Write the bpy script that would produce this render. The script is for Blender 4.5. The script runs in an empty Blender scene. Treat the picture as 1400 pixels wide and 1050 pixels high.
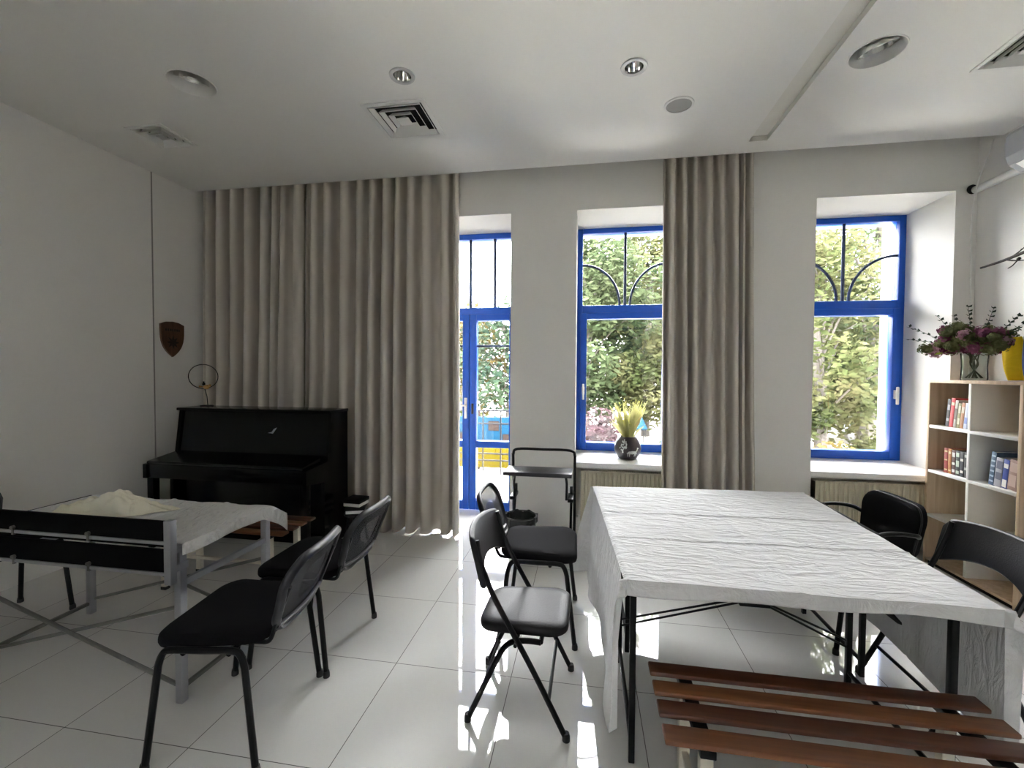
import bpy, bmesh, math, random
from mathutils import Vector, Matrix, noise
from mathutils.geometry import delaunay_2d_cdt
PI = math.pi
R = random.Random(7)
SC = bpy.context.scene
COL = SC.collection

# ------------------------------------------------------------------ materials
def node(nt, t, **kw):
    n = nt.nodes.new(t)
    for k, v in kw.items():
        setattr(n, k, v)
    return n

def mat(name, rgb, rough=.5, metal=0., spec=.5, var=.06, vscale=9., bump=0., bscale=60., stretch=(1, 1, 1), coat=0., rgb2=None, rvar=0.):
    """procedural principled material: base colour broken up by noise, optional bump"""
    m = bpy.data.materials.new(name); m.use_nodes = True
    nt = m.node_tree; b = nt.nodes['Principled BSDF']
    tc = node(nt, 'ShaderNodeTexCoord'); mp = node(nt, 'ShaderNodeMapping')
    mp.inputs['Scale'].default_value = stretch
    nt.links.new(tc.outputs['Object'], mp.inputs['Vector'])
    nz = node(nt, 'ShaderNodeTexNoise'); nz.inputs['Scale'].default_value = vscale; nz.inputs['Detail'].default_value = 4
    nt.links.new(mp.outputs[0], nz.inputs['Vector'])
    mx = node(nt, 'ShaderNodeMix', data_type='RGBA')
    c2 = rgb2 if rgb2 else tuple(max(0, c * (1 - 2 * var)) for c in rgb)
    c1 = rgb if rgb2 else tuple(min(1, c * (1 + var)) for c in rgb)
    mx.inputs[6].default_value = (*c1, 1); mx.inputs[7].default_value = (*c2, 1)
    nt.links.new(nz.outputs['Fac'], mx.inputs[0]); nt.links.new(mx.outputs[2], b.inputs['Base Color'])
    b.inputs['Roughness'].default_value = rough; b.inputs['Metallic'].default_value = metal
    b.inputs['Specular IOR Level'].default_value = spec
    if coat: b.inputs['Coat Weight'].default_value = coat; b.inputs['Coat Roughness'].default_value = .05
    if rvar:
        mr = node(nt, 'ShaderNodeMapRange'); mr.inputs['To Min'].default_value = max(0, rough - rvar); mr.inputs['To Max'].default_value = rough + rvar
        nt.links.new(nz.outputs['Fac'], mr.inputs['Value']); nt.links.new(mr.outputs[0], b.inputs['Roughness'])
    if bump:
        n2 = node(nt, 'ShaderNodeTexNoise'); n2.inputs['Scale'].default_value = bscale; n2.inputs['Detail'].default_value = 5
        nt.links.new(mp.outputs[0], n2.inputs['Vector'])
        bp = node(nt, 'ShaderNodeBump'); bp.inputs['Strength'].default_value = bump; bp.inputs['Distance'].default_value = .01
        nt.links.new(n2.outputs['Fac'], bp.inputs['Height']); nt.links.new(bp.outputs[0], b.inputs['Normal'])
    return m

def pane_mat(name, tint, refl):
    """thin clear pane: mostly transparent with a fresnel reflection"""
    m = bpy.data.materials.new(name); m.use_nodes = True; nt = m.node_tree; nt.nodes.clear()
    out = node(nt, 'ShaderNodeOutputMaterial'); t = node(nt, 'ShaderNodeBsdfTransparent'); t.inputs[0].default_value = (*tint, 1)
    g = node(nt, 'ShaderNodeBsdfGlossy'); g.inputs['Roughness'].default_value = .01
    f = node(nt, 'ShaderNodeFresnel'); f.inputs[0].default_value = refl
    x = node(nt, 'ShaderNodeMixShader')
    nt.links.new(f.outputs[0], x.inputs[0]); nt.links.new(t.outputs[0], x.inputs[1]); nt.links.new(g.outputs[0], x.inputs[2]); nt.links.new(x.outputs[0], out.inputs[0])
    return m

def mesh_mat(name, rgb, cover):
    """woven see-through mesh: fine weave of holes between dark threads"""
    m = bpy.data.materials.new(name); m.use_nodes = True; nt = m.node_tree; b = nt.nodes['Principled BSDF']
    b.inputs['Base Color'].default_value = (*rgb, 1); b.inputs['Roughness'].default_value = .7
    out = nt.nodes['Material Output']; t = node(nt, 'ShaderNodeBsdfTransparent'); x = node(nt, 'ShaderNodeMixShader')
    tc = node(nt, 'ShaderNodeTexCoord'); nz = node(nt, 'ShaderNodeTexNoise'); nz.inputs['Scale'].default_value = 300
    nt.links.new(tc.outputs['Object'], nz.inputs['Vector'])
    mr = node(nt, 'ShaderNodeMapRange'); mr.inputs['To Min'].default_value = cover - .08; mr.inputs['To Max'].default_value = cover + .08
    nt.links.new(nz.outputs['Fac'], mr.inputs['Value']); nt.links.new(mr.outputs[0], x.inputs[0])
    nt.links.new(t.outputs[0], x.inputs[1]); nt.links.new(b.outputs[0], x.inputs[2]); nt.links.new(x.outputs[0], out.inputs[0])
    return m

def leaf_mat(name, c1, c2, trans=.45, scale=1.3):
    m = bpy.data.materials.new(name); m.use_nodes = True; nt = m.node_tree; nt.nodes.clear()
    out = node(nt, 'ShaderNodeOutputMaterial'); tc = node(nt, 'ShaderNodeTexCoord'); nz = node(nt, 'ShaderNodeTexNoise'); nz.inputs['Scale'].default_value = scale
    nz.inputs['Detail'].default_value = 6
    nt.links.new(tc.outputs['Object'], nz.inputs['Vector'])
    cr = node(nt, 'ShaderNodeValToRGB'); cr.color_ramp.elements[0].position = .36; cr.color_ramp.elements[1].position = .64
    cr.color_ramp.elements[0].color = (*c1, 1); cr.color_ramp.elements[1].color = (*c2, 1)
    nt.links.new(nz.outputs['Fac'], cr.inputs[0])
    d = node(nt, 'ShaderNodeBsdfDiffuse'); t = node(nt, 'ShaderNodeBsdfTranslucent'); x = node(nt, 'ShaderNodeMixShader'); x.inputs[0].default_value = trans
    nt.links.new(cr.outputs[0], d.inputs[0]); nt.links.new(cr.outputs[0], t.inputs[0])
    nt.links.new(d.outputs[0], x.inputs[1]); nt.links.new(t.outputs[0], x.inputs[2]); nt.links.new(x.outputs[0], out.inputs[0])
    return m

def tile_mat():
    m = bpy.data.materials.new('polished porcelain tile'); m.use_nodes = True; nt = m.node_tree; b = nt.nodes['Principled BSDF']
    L = nt.links.new
    geo = node(nt, 'ShaderNodeNewGeometry'); sp = node(nt, 'ShaderNodeSeparateXYZ'); L(geo.outputs['Position'], sp.inputs[0])
    def dist(axis, o, s):
        a = node(nt, 'ShaderNodeMath', operation='SUBTRACT'); L(sp.outputs[axis], a.inputs[0]); a.inputs[1].default_value = o
        d = node(nt, 'ShaderNodeMath', operation='DIVIDE'); L(a.outputs[0], d.inputs[0]); d.inputs[1].default_value = s
        f = node(nt, 'ShaderNodeMath', operation='FRACT'); L(d.outputs[0], f.inputs[0])
        i = node(nt, 'ShaderNodeMath', operation='FLOOR'); L(d.outputs[0], i.inputs[0])
        k = node(nt, 'ShaderNodeMath', operation='SUBTRACT'); k.inputs[0].default_value = 1; L(f.outputs[0], k.inputs[1])
        mn = node(nt, 'ShaderNodeMath', operation='MINIMUM'); L(f.outputs[0], mn.inputs[0]); L(k.outputs[0], mn.inputs[1])
        u = node(nt, 'ShaderNodeMath', operation='MULTIPLY'); L(mn.outputs[0], u.inputs[0]); u.inputs[1].default_value = s
        return u, i
    dx, ix = dist(0, TX0, TSX); dy, iy = dist(1, TY0, TSY)
    mn = node(nt, 'ShaderNodeMath', operation='MINIMUM'); L(dx.outputs[0], mn.inputs[0]); L(dy.outputs[0], mn.inputs[1])
    gr = node(nt, 'ShaderNodeMath', operation='LESS_THAN'); L(mn.outputs[0], gr.inputs[0]); gr.inputs[1].default_value = .0016
    cmb = node(nt, 'ShaderNodeCombineXYZ'); L(ix.outputs[0], cmb.inputs[0]); L(iy.outputs[0], cmb.inputs[1])
    wn = node(nt, 'ShaderNodeTexWhiteNoise', noise_dimensions='3D'); L(cmb.outputs[0], wn.inputs['Vector'])
    c1 = node(nt, 'ShaderNodeMix', data_type='RGBA'); c1.inputs[6].default_value = (.68, .675, .65, 1); c1.inputs[7].default_value = (.72, .715, .69, 1)
    L(wn.outputs['Value'], c1.inputs[0])
    c2 = node(nt, 'ShaderNodeMix', data_type='RGBA'); c2.inputs[7].default_value = (.085, .08, .075, 1); L(c1.outputs[2], c2.inputs[6]); L(gr.outputs[0], c2.inputs[0])
    L(c2.outputs[2], b.inputs['Base Color'])
    nz = node(nt, 'ShaderNodeTexNoise'); nz.inputs['Scale'].default_value = 3; L(geo.outputs['Position'], nz.inputs['Vector'])
    mr = node(nt, 'ShaderNodeMapRange'); mr.inputs['To Min'].default_value = .015; mr.inputs['To Max'].default_value = .04; L(nz.outputs['Fac'], mr.inputs['Value'])
    rr = node(nt, 'ShaderNodeMix', data_type='FLOAT'); L(gr.outputs[0], rr.inputs[0]); L(mr.outputs[0], rr.inputs[2]); rr.inputs[3].default_value = .7
    L(rr.outputs[0], b.inputs['Roughness']); b.inputs['Specular IOR Level'].default_value = .62
    return m

def wood_mat(name, c1, c2, rough=.4, axis=0, scale=1., coat=0., bump=.05):
    m = bpy.data.materials.new(name); m.use_nodes = True; nt = m.node_tree; b = nt.nodes['Principled BSDF']; L = nt.links.new
    tc = node(nt, 'ShaderNodeTexCoord'); mp = node(nt, 'ShaderNodeMapping'); s = [28 * scale] * 3; s[axis] = 1.6 * scale
    mp.inputs['Scale'].default_value = s; L(tc.outputs['Object'], mp.inputs['Vector'])
    oi = node(nt, 'ShaderNodeObjectInfo'); L(oi.outputs['Random'], mp.inputs['Location'])
    nz = node(nt, 'ShaderNodeTexNoise'); nz.inputs['Scale'].default_value = 1.5; nz.inputs['Detail'].default_value = 6; nz.inputs['Distortion'].default_value = .8
    L(mp.outputs[0], nz.inputs['Vector'])
    cr = node(nt, 'ShaderNodeValToRGB'); cr.color_ramp.elements[0].position = .3; cr.color_ramp.elements[1].position = .7
    cr.color_ramp.elements[0].color = (*c1, 1); cr.color_ramp.elements[1].color = (*c2, 1)
    L(nz.outputs['Fac'], cr.inputs[0]); L(cr.outputs[0], b.inputs['Base Color']); b.inputs['Roughness'].default_value = rough
    if coat: b.inputs['Coat Weight'].default_value = coat; b.inputs['Coat Roughness'].default_value = .15
    bp = node(nt, 'ShaderNodeBump'); bp.inputs['Strength'].default_value = bump; bp.inputs['Distance'].default_value = .004
    L(nz.outputs['Fac'], bp.inputs['Height']); L(bp.outputs[0], b.inputs['Normal'])
    return m

def cloth_mat(name, rgb, rough=.85, wr=.5, wscale=7., stretch=(1, 1, 1), trans=.0, wd=.02):
    """fabric with a fine weave and soft wrinkles"""
    m = mat(name, rgb, rough, spec=.2, var=.03, vscale=4)
    nt = m.node_tree; b = nt.nodes['Principled BSDF']; L = nt.links.new
    tc = node(nt, 'ShaderNodeTexCoord'); mp = node(nt, 'ShaderNodeMapping'); mp.inputs['Scale'].default_value = stretch; L(tc.outputs['Object'], mp.inputs['Vector'])
    n1 = node(nt, 'ShaderNodeTexNoise'); n1.inputs['Scale'].default_value = wscale; n1.inputs['Detail'].default_value = 5; n1.inputs['Distortion'].default_value = 1.2
    L(mp.outputs[0], n1.inputs['Vector'])
    n2 = node(nt, 'ShaderNodeTexNoise'); n2.inputs['Scale'].default_value = 240; L(tc.outputs['Object'], n2.inputs['Vector'])
    b1 = node(nt, 'ShaderNodeBump'); b1.inputs['Strength'].default_value = wr; b1.inputs['Distance'].default_value = wd; L(n1.outputs['Fac'], b1.inputs['Height'])
    b2 = node(nt, 'ShaderNodeBump'); b2.inputs['Strength'].default_value = .12; b2.inputs['Distance'].default_value = .002; L(n2.outputs['Fac'], b2.inputs['Height']); L(b1.outputs[0], b2.inputs['Normal'])
    L(b2.outputs[0], b.inputs['Normal'])
    if trans:
        t = node(nt, 'ShaderNodeBsdfTranslucent'); t.inputs[0].default_value = (*rgb, 1); x = node(nt, 'ShaderNodeMixShader'); x.inputs[0].default_value = trans
        out = nt.nodes['Material Output']; L(b.outputs[0], x.inputs[1]); L(t.outputs[0], x.inputs[2]); L(x.outputs[0], out.inputs[0])
    return m

# tile grid of the floor
TX0, TSX, TY0, TSY = -1.5086, .5867, 1.4525, .6106
M = {}
M['tile'] = tile_mat()
M['wall'] = mat('matt white wall paint', (.78, .77, .74), .85, spec=.25, var=.012, vscale=2, bump=.05, bscale=220)
M['ceil'] = mat('white ceiling paint', (.82, .815, .79), .9, spec=.2, var=.01, vscale=1.5, bump=.03, bscale=200)
M['reveal'] = mat('white sill board', (.80, .80, .79), .35, var=.015, vscale=5)
M['outwall'] = mat('cream facade render', (.80, .76, .68), .9, var=.04, vscale=3, bump=.1, bscale=120)
M['blue'] = mat('blue gloss window paint', (.010, .095, .52), .35, var=.08, vscale=14, bump=.04, bscale=40, spec=.35)
M['navy'] = mat('dark blue bar paint', (.02, .045, .13), .4, var=.08)
M['pane'] = pane_mat('clear window glass', (.97, .985, .98), 1.45)
M['vase_glass'] = pane_mat('clear vase glass', (.93, .96, .945), 1.12)
M['white_plastic'] = mat('white plastic', (.78, .78, .76), .35, var=.02)
M['grey_plastic'] = mat('light grey plastic', (.55, .55, .55), .45, var=.03)
M['curtain'] = cloth_mat('taupe curtain cloth', (.60, .552, .495), .9, .12, 14, (1, 1, .12), trans=.06)
M['black_lacquer'] = mat('black piano lacquer', (.0035, .0035, .004), .18, var=.1, spec=.22)
M['black_paint'] = mat('black powder coated steel', (.005, .005, .006), .38, var=.1, spec=.18)
M['black_plastic'] = mat('charcoal plastic', (.022, .022, .027), .4, var=.08, spec=.4, bump=.03, bscale=300)
M['black_fabric'] = mat('black upholstery fabric', (.009, .0085, .010), .9, spec=.07, var=.15, vscale=150, bump=.25, bscale=420)
M['black_vinyl'] = mat('black vinyl', (.008, .0075, .009), .46, spec=.26, var=.1, vscale=25, bump=.12, bscale=160)
M['mesh'] = mesh_mat('black chair mesh', (.012, .012, .016), .62)
M['board_black'] = mat('black board', (.003, .003, .0038), .7, spec=.06, var=.12, vscale=20)
M['steel'] = mat('brushed aluminium tube', (.42, .43, .46), .33, metal=.85, var=.05, vscale=30, stretch=(1, 1, .1))
M['steel_dark'] = mat('dull galvanised bar', (.20, .20, .19), .45, metal=.6, var=.1, vscale=30)
M['chrome'] = mat('mirror reflector', (.86, .86, .85), .08, metal=1., var=.02)
M['white_cloth'] = cloth_mat('white table cloth', (.79, .79, .795), .8, .7, 7, (1, 3.2, 1), trans=.10, wd=.03)
M['grey_cloth'] = cloth_mat('pale paper table cover', (.76, .755, .74), .7, 1.0, 10, (3.5, 1, 1), trans=.05, wd=.045)
M['cream_cloth'] = cloth_mat('crumpled cream cloth', (.86, .82, .68), .8, .5, 16)
M['red_wood'] = wood_mat('red brown varnished slats', (.060, .018, .008), (.12, .040, .017), .42, 0, coat=.06)
M['red_wood_light'] = wood_mat('lighter red brown slat', (.13, .046, .018), (.22, .088, .034), .42, 0, coat=.06)
M['cream_metal'] = mat('cream painted steel', (.62, .58, .48), .4, var=.05)
M['oak'] = wood_mat('light oak board', (.42, .30, .19), (.58, .44, .30), .5, 2, .5)
M['shelf_white'] = mat('white melamine', (.74, .73, .69), .4, var=.02)
M['radiator'] = mat('cream radiator enamel', (.62, .57, .44), .35, var=.03)
M['plaque'] = wood_mat('dark brown wood', (.06, .028, .013), (.14, .068, .034), .45, 2, 1.2)
M['plaque_dark'] = mat('burnt engraving', (.012, .007, .005), .6)
M['bird_yellow'] = mat('brass coloured figure', (.62, .36, .12), .35, metal=.3, var=.1)
M['basket'] = mat('black wire', (.014, .014, .015), .45)
M['bag'] = mat('thin black bin liner', (.03, .03, .032), .25, var=.1, bump=.4, bscale=30)
M['pot'] = mat('dark glazed pot', (.055, .040, .040), .3, var=.3, vscale=14, rgb2=(.02, .017, .018))
M['pot_white'] = mat('white glaze relief', (.62, .66, .62), .4)
M['grass_pale'] = leaf_mat('dry pale grass', (.62, .62, .30), (.85, .82, .60), .6, 8)
M['petal_purple'] = leaf_mat('dusky purple petals', (.085, .022, .048), (.21, .075, .13), .2, 14)
M['petal_pink'] = leaf_mat('pale mauve petals', (.24, .12, .16), (.40, .25, .29), .25, 14)
M['petal_green'] = leaf_mat('grey green hydrangea', (.06, .07, .03), (.17, .18, .09), .2, 14)
M['leaf_fresh'] = leaf_mat('fresh green leaf', (.28, .38, .05), (.34, .46, .08), .3, 9)
M['leaf_dark'] = leaf_mat('dark eucalyptus leaf', (.018, .03, .022), (.06, .08, .06), .1, 12)
M['stem'] = mat('dark green stem', (.05, .06, .025), .6, var=.2)
M['twig'] = mat('dark bark twig', (.028, .020, .016), .8, var=.25, vscale=40, bump=.3)
M['yellow_flag'] = cloth_mat('yellow flag cloth', (.80, .56, .015), .75, .3, 12)
M['blue_flag'] = cloth_mat('blue flag cloth', (.02, .05, .16), .75, .3, 12)
M['outground'] = mat('pale paving outside', (.40, .385, .34), .9, var=.08, vscale=1.2, bump=.1, bscale=20)
M['bark'] = mat('grey tree bark', (.05, .043, .037), .95, var=.25, vscale=12, bump=.5, bscale=30, stretch=(1, 1, .2))
M['leafA'] = leaf_mat('mid green leaves', (0.0132, 0.0215, 0.0099), (0.0475, 0.0565, 0.0292), .4)
M['leafB'] = leaf_mat('yellow green leaves', (0.0225, 0.0296, 0.0112), (0.0660, 0.0647, 0.0314), .4)
M['leafC'] = leaf_mat('dark green leaves', (0.0066, 0.0135, 0.0099), (0.0264, 0.0377, 0.0224), .35)
M['leafD'] = leaf_mat('autumn tinted leaves', (0.0343, 0.0225, 0.0079), (0.0607, 0.0528, 0.0211), .35)
M['blossom'] = leaf_mat('pink blossom', (0.0259, 0.0141, 0.0169), (0.0376, 0.0311, 0.0311), .3, 4)
M['hedge'] = leaf_mat('hedge leaves', (0.0106, 0.0185, 0.0053), (0.0396, 0.0475, 0.0158), .35, 2.5)
M['paint_blue'] = mat('light blue board paint', (.002, .017, .036), .5, var=.05, spec=.05)
M['paint_yellow'] = mat('yellow board paint', (.036, .027, .0008), .5, var=.05, spec=.05)
M['brown'] = mat('brown painted board', (.010, .006, .005), .6, spec=.1)
M['car'] = mat('silver car paint', (.03, .034, .04), .35, metal=.2, coat=.1)
M['car_glass'] = mat('dark car glass', (.03, .04, .05), .08)
M['rubber'] = mat('black rubber', (.02, .02, .02), .7)
M['grille_grey'] = mat('grey speaker cloth', (.36, .36, .35), .9, var=.1, vscale=300)
M['dark_gap'] = mat('dark duct inside', (.025, .025, .025), .8)
M['ac_grey'] = mat('grey air conditioner casing', (.36, .37, .39), .4, var=.02)
M['joint'] = mat('grey wall joint strip', (.30, .295, .28), .8)
M['channel'] = mat('pale channel lining', (.76, .75, .70), .7, var=.05)
M['page'] = mat('book pages', (.66, .62, .52), .8, var=.08, vscale=60)

# ------------------------------------------------------------------ mesh builder
class MB:
    def __init__(s): s.v = []; s.f = []
    def add(s, vs, fs):
        o = len(s.v); s.v += [tuple(p) for p in vs]; s.f += [tuple(i + o for i in f) for f in fs]; return s
    def box(s, x0, x1, y0, y1, z0, z1, bev=0., mtx=None, seg=2):
        bm = bmesh.new(); bmesh.ops.create_cube(bm, size=1)
        for v in bm.verts:
            v.co = Vector(((x0 + x1) / 2 + v.co.x * (x1 - x0), (y0 + y1) / 2 + v.co.y * (y1 - y0), (z0 + z1) / 2 + v.co.z * (z1 - z0)))
        if bev > 0:
            bmesh.ops.bevel(bm, geom=bm.edges[:] , offset=bev, segments=seg, affect='EDGES', profile=.5)
        if mtx is not None: bm.transform(mtx)
        bm.verts.index_update()
        s.add([v.co[:] for v in bm.verts], [[v.index for v in f.verts] for f in bm.faces]); bm.free(); return s
    def tube(s, pts, r, n=10, closed=False, smooth=0, ry=None):
        P = [Vector(p) for p in pts]
        if smooth: P = catmull(P, smooth, closed)
        N = len(P); rs = r if isinstance(r, (list, tuple)) else [r] * N
        if len(rs) != N: rs = [rs[0] + (rs[-1] - rs[0]) * i / (N - 1) for i in range(N)]
        vs = []; fs = []; up = None
        for i in range(N):
            a = P[(i - 1) % N] if (closed or i > 0) else P[0]; b = P[(i + 1) % N] if (closed or i < N - 1) else P[-1]
            t = (b - a).normalized()
            if up is None:
                up = Vector((0, 0, 1)) if abs(t.z) < .9 else Vector((1, 0, 0))
            up = (up - t * up.dot(t))
            if up.length < 1e-6: up = t.orthogonal()
            up.normalize(); sd = t.cross(up)
            for k in range(n):
                a_ = 2 * PI * k / n
                vs.append(P[i] + up * (math.cos(a_) * (ry if ry else rs[i])) + sd * (math.sin(a_) * rs[i]))
        M_ = N if closed else N - 1
        for i in range(M_):
            j = (i + 1) % N
            for k in range(n):
                fs.append((i * n + k, i * n + (k + 1) % n, j * n + (k + 1) % n, j * n + k))
        if not closed:
            fs.append(tuple(range(n - 1, -1, -1))); fs.append(tuple((N - 1) * n + k for k in range(n)))
        return s.add(vs, fs)
    def lathe(s, prof, c=(0, 0, 0), n=32, close=True, mtx=None):
        vs = []; fs = []
        for (r, z) in prof:
            for k in range(n):
                a = 2 * PI * k / n; p = Vector((r * math.cos(a), r * math.sin(a), z))
                if mtx is not None: p = mtx @ p
                vs.append(p + Vector(c))
        for i in range(len(prof) - 1):
            for k in range(n):
                fs.append((i * n + k, i * n + (k + 1) % n, (i + 1) * n + (k + 1) % n, (i + 1) * n + k))
        if close:
            fs.append(tuple(range(n - 1, -1, -1))); fs.append(tuple((len(prof) - 1) * n + k for k in range(n)))
        return s.add(vs, fs)
    def pad(s, outline, prof, mp):
        """closed cushion: outline scaled ring by ring with heights, mapped by mp(u, v, h)"""
        n = len(outline); cx = sum(p[0] for p in outline) / n; cy = sum(p[1] for p in outline) / n
        vs = []; fs = []
        for (k, h) in prof:
            for (u, v) in outline:
                vs.append(mp(cx + (u - cx) * k, cy + (v - cy) * k, h))
        for i in range(len(prof) - 1):
            for k in range(n):
                fs.append((i * n + k, i * n + (k + 1) % n, (i + 1) * n + (k + 1) % n, (i + 1) * n + k))
        b = len(vs); vs.append(mp(cx, cy, prof[0][1])); vs.append(mp(cx, cy, prof[-1][1]))
        for k in range(n):
            fs.append((b, (k + 1) % n, k)); fs.append((b + 1, (len(prof) - 1) * n + k, (len(prof) - 1) * n + (k + 1) % n))
        return s.add(vs, fs)
    def sheet(s, nu, nv, fn, flip=False):
        vs = [fn(i / nu, j / nv) for j in range(nv + 1) for i in range(nu + 1)]
        fs = []
        for j in range(nv):
            for i in range(nu):
                a = j * (nu + 1) + i; q = (a, a + 1, a + nu + 2, a + nu + 1); fs.append(q[::-1] if flip else q)
        return s.add(vs, fs)
    def prism(s, poly, mp, h0, h1):
        n = len(poly); vs = [mp(u, v, h0) for u, v in poly] + [mp(u, v, h1) for u, v in poly]
        fs = [tuple(range(n - 1, -1, -1)), tuple(range(n, 2 * n))] + [(k, (k + 1) % n, n + (k + 1) % n, n + k) for k in range(n)]
        return s.add(vs, fs)
    def blob(s, c, r, n=10, jit=.0, rnd=R, sq=(1, 1, 1)):
        vs = []; fs = []; m = n // 2
        for i in range(m + 1):
            th = PI * i / m
            for k in range(n):
                a = 2 * PI * k / n; q = r * (1 + rnd.uniform(-jit, jit))
                vs.append((c[0] + q * sq[0] * math.sin(th) * math.cos(a), c[1] + q * sq[1] * math.sin(th) * math.sin(a), c[2] + q * sq[2] * math.cos(th)))
        for i in range(m):
            for k in range(n):
                fs.append((i * n + k, (i + 1) * n + k, (i + 1) * n + (k + 1) % n, i * n + (k + 1) % n))
        return s.add(vs, fs)

def catmull(P, k, closed=False):
    out = []; N = len(P); rng = N if closed else N - 1
    for i in range(rng):
        p0 = P[(i - 1) % N] if (closed or i > 0) else P[0]; p1 = P[i]; p2 = P[(i + 1) % N]; p3 = P[(i + 2) % N] if (closed or i < N - 2) else P[-1]
        for j in range(k):
            t = j / k
            out.append(.5 * ((2 * p1) + (p2 - p0) * t + (2 * p0 - 5 * p1 + 4 * p2 - p3) * t * t + (3 * p1 - p0 - 3 * p2 + p3) * t ** 3))
    if not closed: out.append(P[-1])
    return out

def rrect(w0, w1, h, r, n=6, cx=0, cy=0):
    """rounded trapezoid outline: bottom width w0, top width w1, height h, corner radius r (anti-clockwise)"""
    pts = []
    for (x, y, a0) in ((w0 / 2 - r, -h / 2 + r, -PI / 2), (w1 / 2 - r, h / 2 - r, 0), (-w1 / 2 + r, h / 2 - r, PI / 2), (-w0 / 2 + r, -h / 2 + r, PI)):
        for k in range(n + 1):
            a = a0 + PI / 2 * k / n
            pts.append((cx + x + r * math.cos(a), cy + y + r * math.sin(a)))
    # densify the long runs
    out = []
    for i, p in enumerate(pts):
        q = pts[(i + 1) % len(pts)]; d = math.hypot(q[0] - p[0], q[1] - p[1]); k = max(1, int(d / .035))
        for j in range(k): out.append((p[0] + (q[0] - p[0]) * j / k, p[1] + (q[1] - p[1]) * j / k))
    return out

def obj(name, mb, m, parent=None, loc=None, smooth=True, ang=35, solid=0.):
    me = bpy.data.meshes.new(name); me.from_pydata(mb.v, [], mb.f); me.validate()
    bm = bmesh.new(); bm.from_mesh(me); bmesh.ops.recalc_face_normals(bm, faces=bm.faces); bm.to_mesh(me); bm.free()
    if smooth:
        me.polygons.foreach_set('use_smooth', [True] * len(me.polygons)); me.set_sharp_from_angle(angle=math.radians(ang))
    me.materials.append(m); o = bpy.data.objects.new(name, me); COL.objects.link(o)
    if parent: o.parent = parent
    if loc: o.location = loc
    if solid:
        md = o.modifiers.new('thickness', 'SOLIDIFY'); md.thickness = solid; md.offset = 0
    return o

def tag(o, label, cat, group=None, kind=None):
    if label: o['label'] = label
    if cat: o['category'] = cat
    if group: o['group'] = group
    if kind: o['kind'] = kind
    return o

def thing(name, label, cat, loc=(0, 0, 0), rz=0., group=None):
    o = bpy.data.objects.new(name, None); COL.objects.link(o); o.location = loc; o.rotation_euler = (0, 0, rz); o.empty_display_size = .1
    return tag(o, label, cat, group)

def struct(name, mb, m, label, cat, parent=None, **kw):
    o = obj(name, mb, m, parent, **kw); return tag(o, label, cat, kind='structure')

def dup(root, loc, rz, label, group=None):
    r = root.copy(); COL.objects.link(r); r.location = loc; r.rotation_euler = (0, 0, rz); r['label'] = label
    if group: r['group'] = group
    for ch in list(root.children):
        c = ch.copy(); COL.objects.link(c); c.parent = r
        for g in list(ch.children):
            d = g.copy(); COL.objects.link(d); d.parent = c
    return r

# ------------------------------------------------------------------ camera
F_PX, YAW, PITCH, ROLL, CAM_H = 602.2, .1631, .0262, .006, 1.47
cy, sy, cp, sp = math.cos(YAW), math.sin(YAW), math.cos(PITCH), math.sin(PITCH)
Fv = Vector((-sy * cp, cy * cp, -sp)); Rv = Vector((cy, sy, 0)); Uv = Rv.cross(Fv)
R2 = Rv * math.cos(ROLL) + Uv * math.sin(ROLL); U2 = -Rv * math.sin(ROLL) + Uv * math.cos(ROLL)
cam_d = bpy.data.cameras.new('camera'); cam = bpy.data.objects.new('camera', cam_d); COL.objects.link(cam)
cam.matrix_world = Matrix(((R2.x, U2.x, -Fv.x, 0), (R2.y, U2.y, -Fv.y, 0), (R2.z, U2.z, -Fv.z, CAM_H), (0, 0, 0, 1)))
cam_d.sensor_fit = 'HORIZONTAL'; cam_d.sensor_width = 36; cam_d.lens = F_PX / 1400 * 36; cam_d.clip_start = .05; cam_d.clip_end = 300
SC.camera = cam

# ------------------------------------------------------------------ the room
XL, XR, YB, YW, ZC, YC = -3.80, 3.00, -3.2, 4.0, 3.224, 3.80      # left wall, right wall, rear wall, window wall, ceiling, ceiling edge
DX0, DX1, DZ = -1.725, -.675, 2.918
W1 = (-.08, .86, .672, 2.918); W2 = (1.862, 2.852, .672, 2.912)
FY0, FY1, YO = 4.53, 4.60, 4.86
struct('floor', MB().box(XL - .3, XR + .3, YB - .3, YO, -.12, 0), M['tile'], 'large polished pale grey tiles with thin dark joints', 'floor')
wb = MB(); Z1 = 3.55
for a, b in ((XL - .3, DX0), (DX1, W1[0]), (W1[1], W2[0]), (W2[1], XR + .3)):
    wb.box(a, b, YW, YO, -.4, Z1)
wb.box(DX0, DX1, YW, YO, DZ, Z1)
for w in (W1, W2):
    wb.box(w[0], w[1], YW, YO, w[3], Z1); wb.box(w[0], w[1], 4.17, YO, -.4, w[2] - .045)
wb.box(DX0, DX1, YW + .8, YO, -.4, -.02)
struct('wall_back', wb, M['wall'], 'white wall with the tall blue windows and glazed door', 'wall')
struct('wall_left', MB().box(XL - .25, XL, YB - .3, YW, 0, Z1), M['wall'], 'plain white wall on the left side', 'wall')
struct('wall_right', MB().box(XR, XR + .25, YB - .3, YW, 0, Z1), M['wall'], 'white wall behind the bookcase and air conditioner', 'wall')
ra, rb0 = -.70, -.38  # opening for an unseen window, added to bring fill light from behind the viewer
struct('wall_front', MB().box(XL, ra, YB - .25, YB, 0, Z1).box(rb0, XR, YB - .25, YB, 0, Z1).box(ra, rb0, YB - .25, YB, 0, .8).box(ra, rb0, YB - .25, YB, 2.7, Z1), M['wall'], 'white wall behind the viewer with an added narrow opening for fill light', 'wall')
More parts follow.
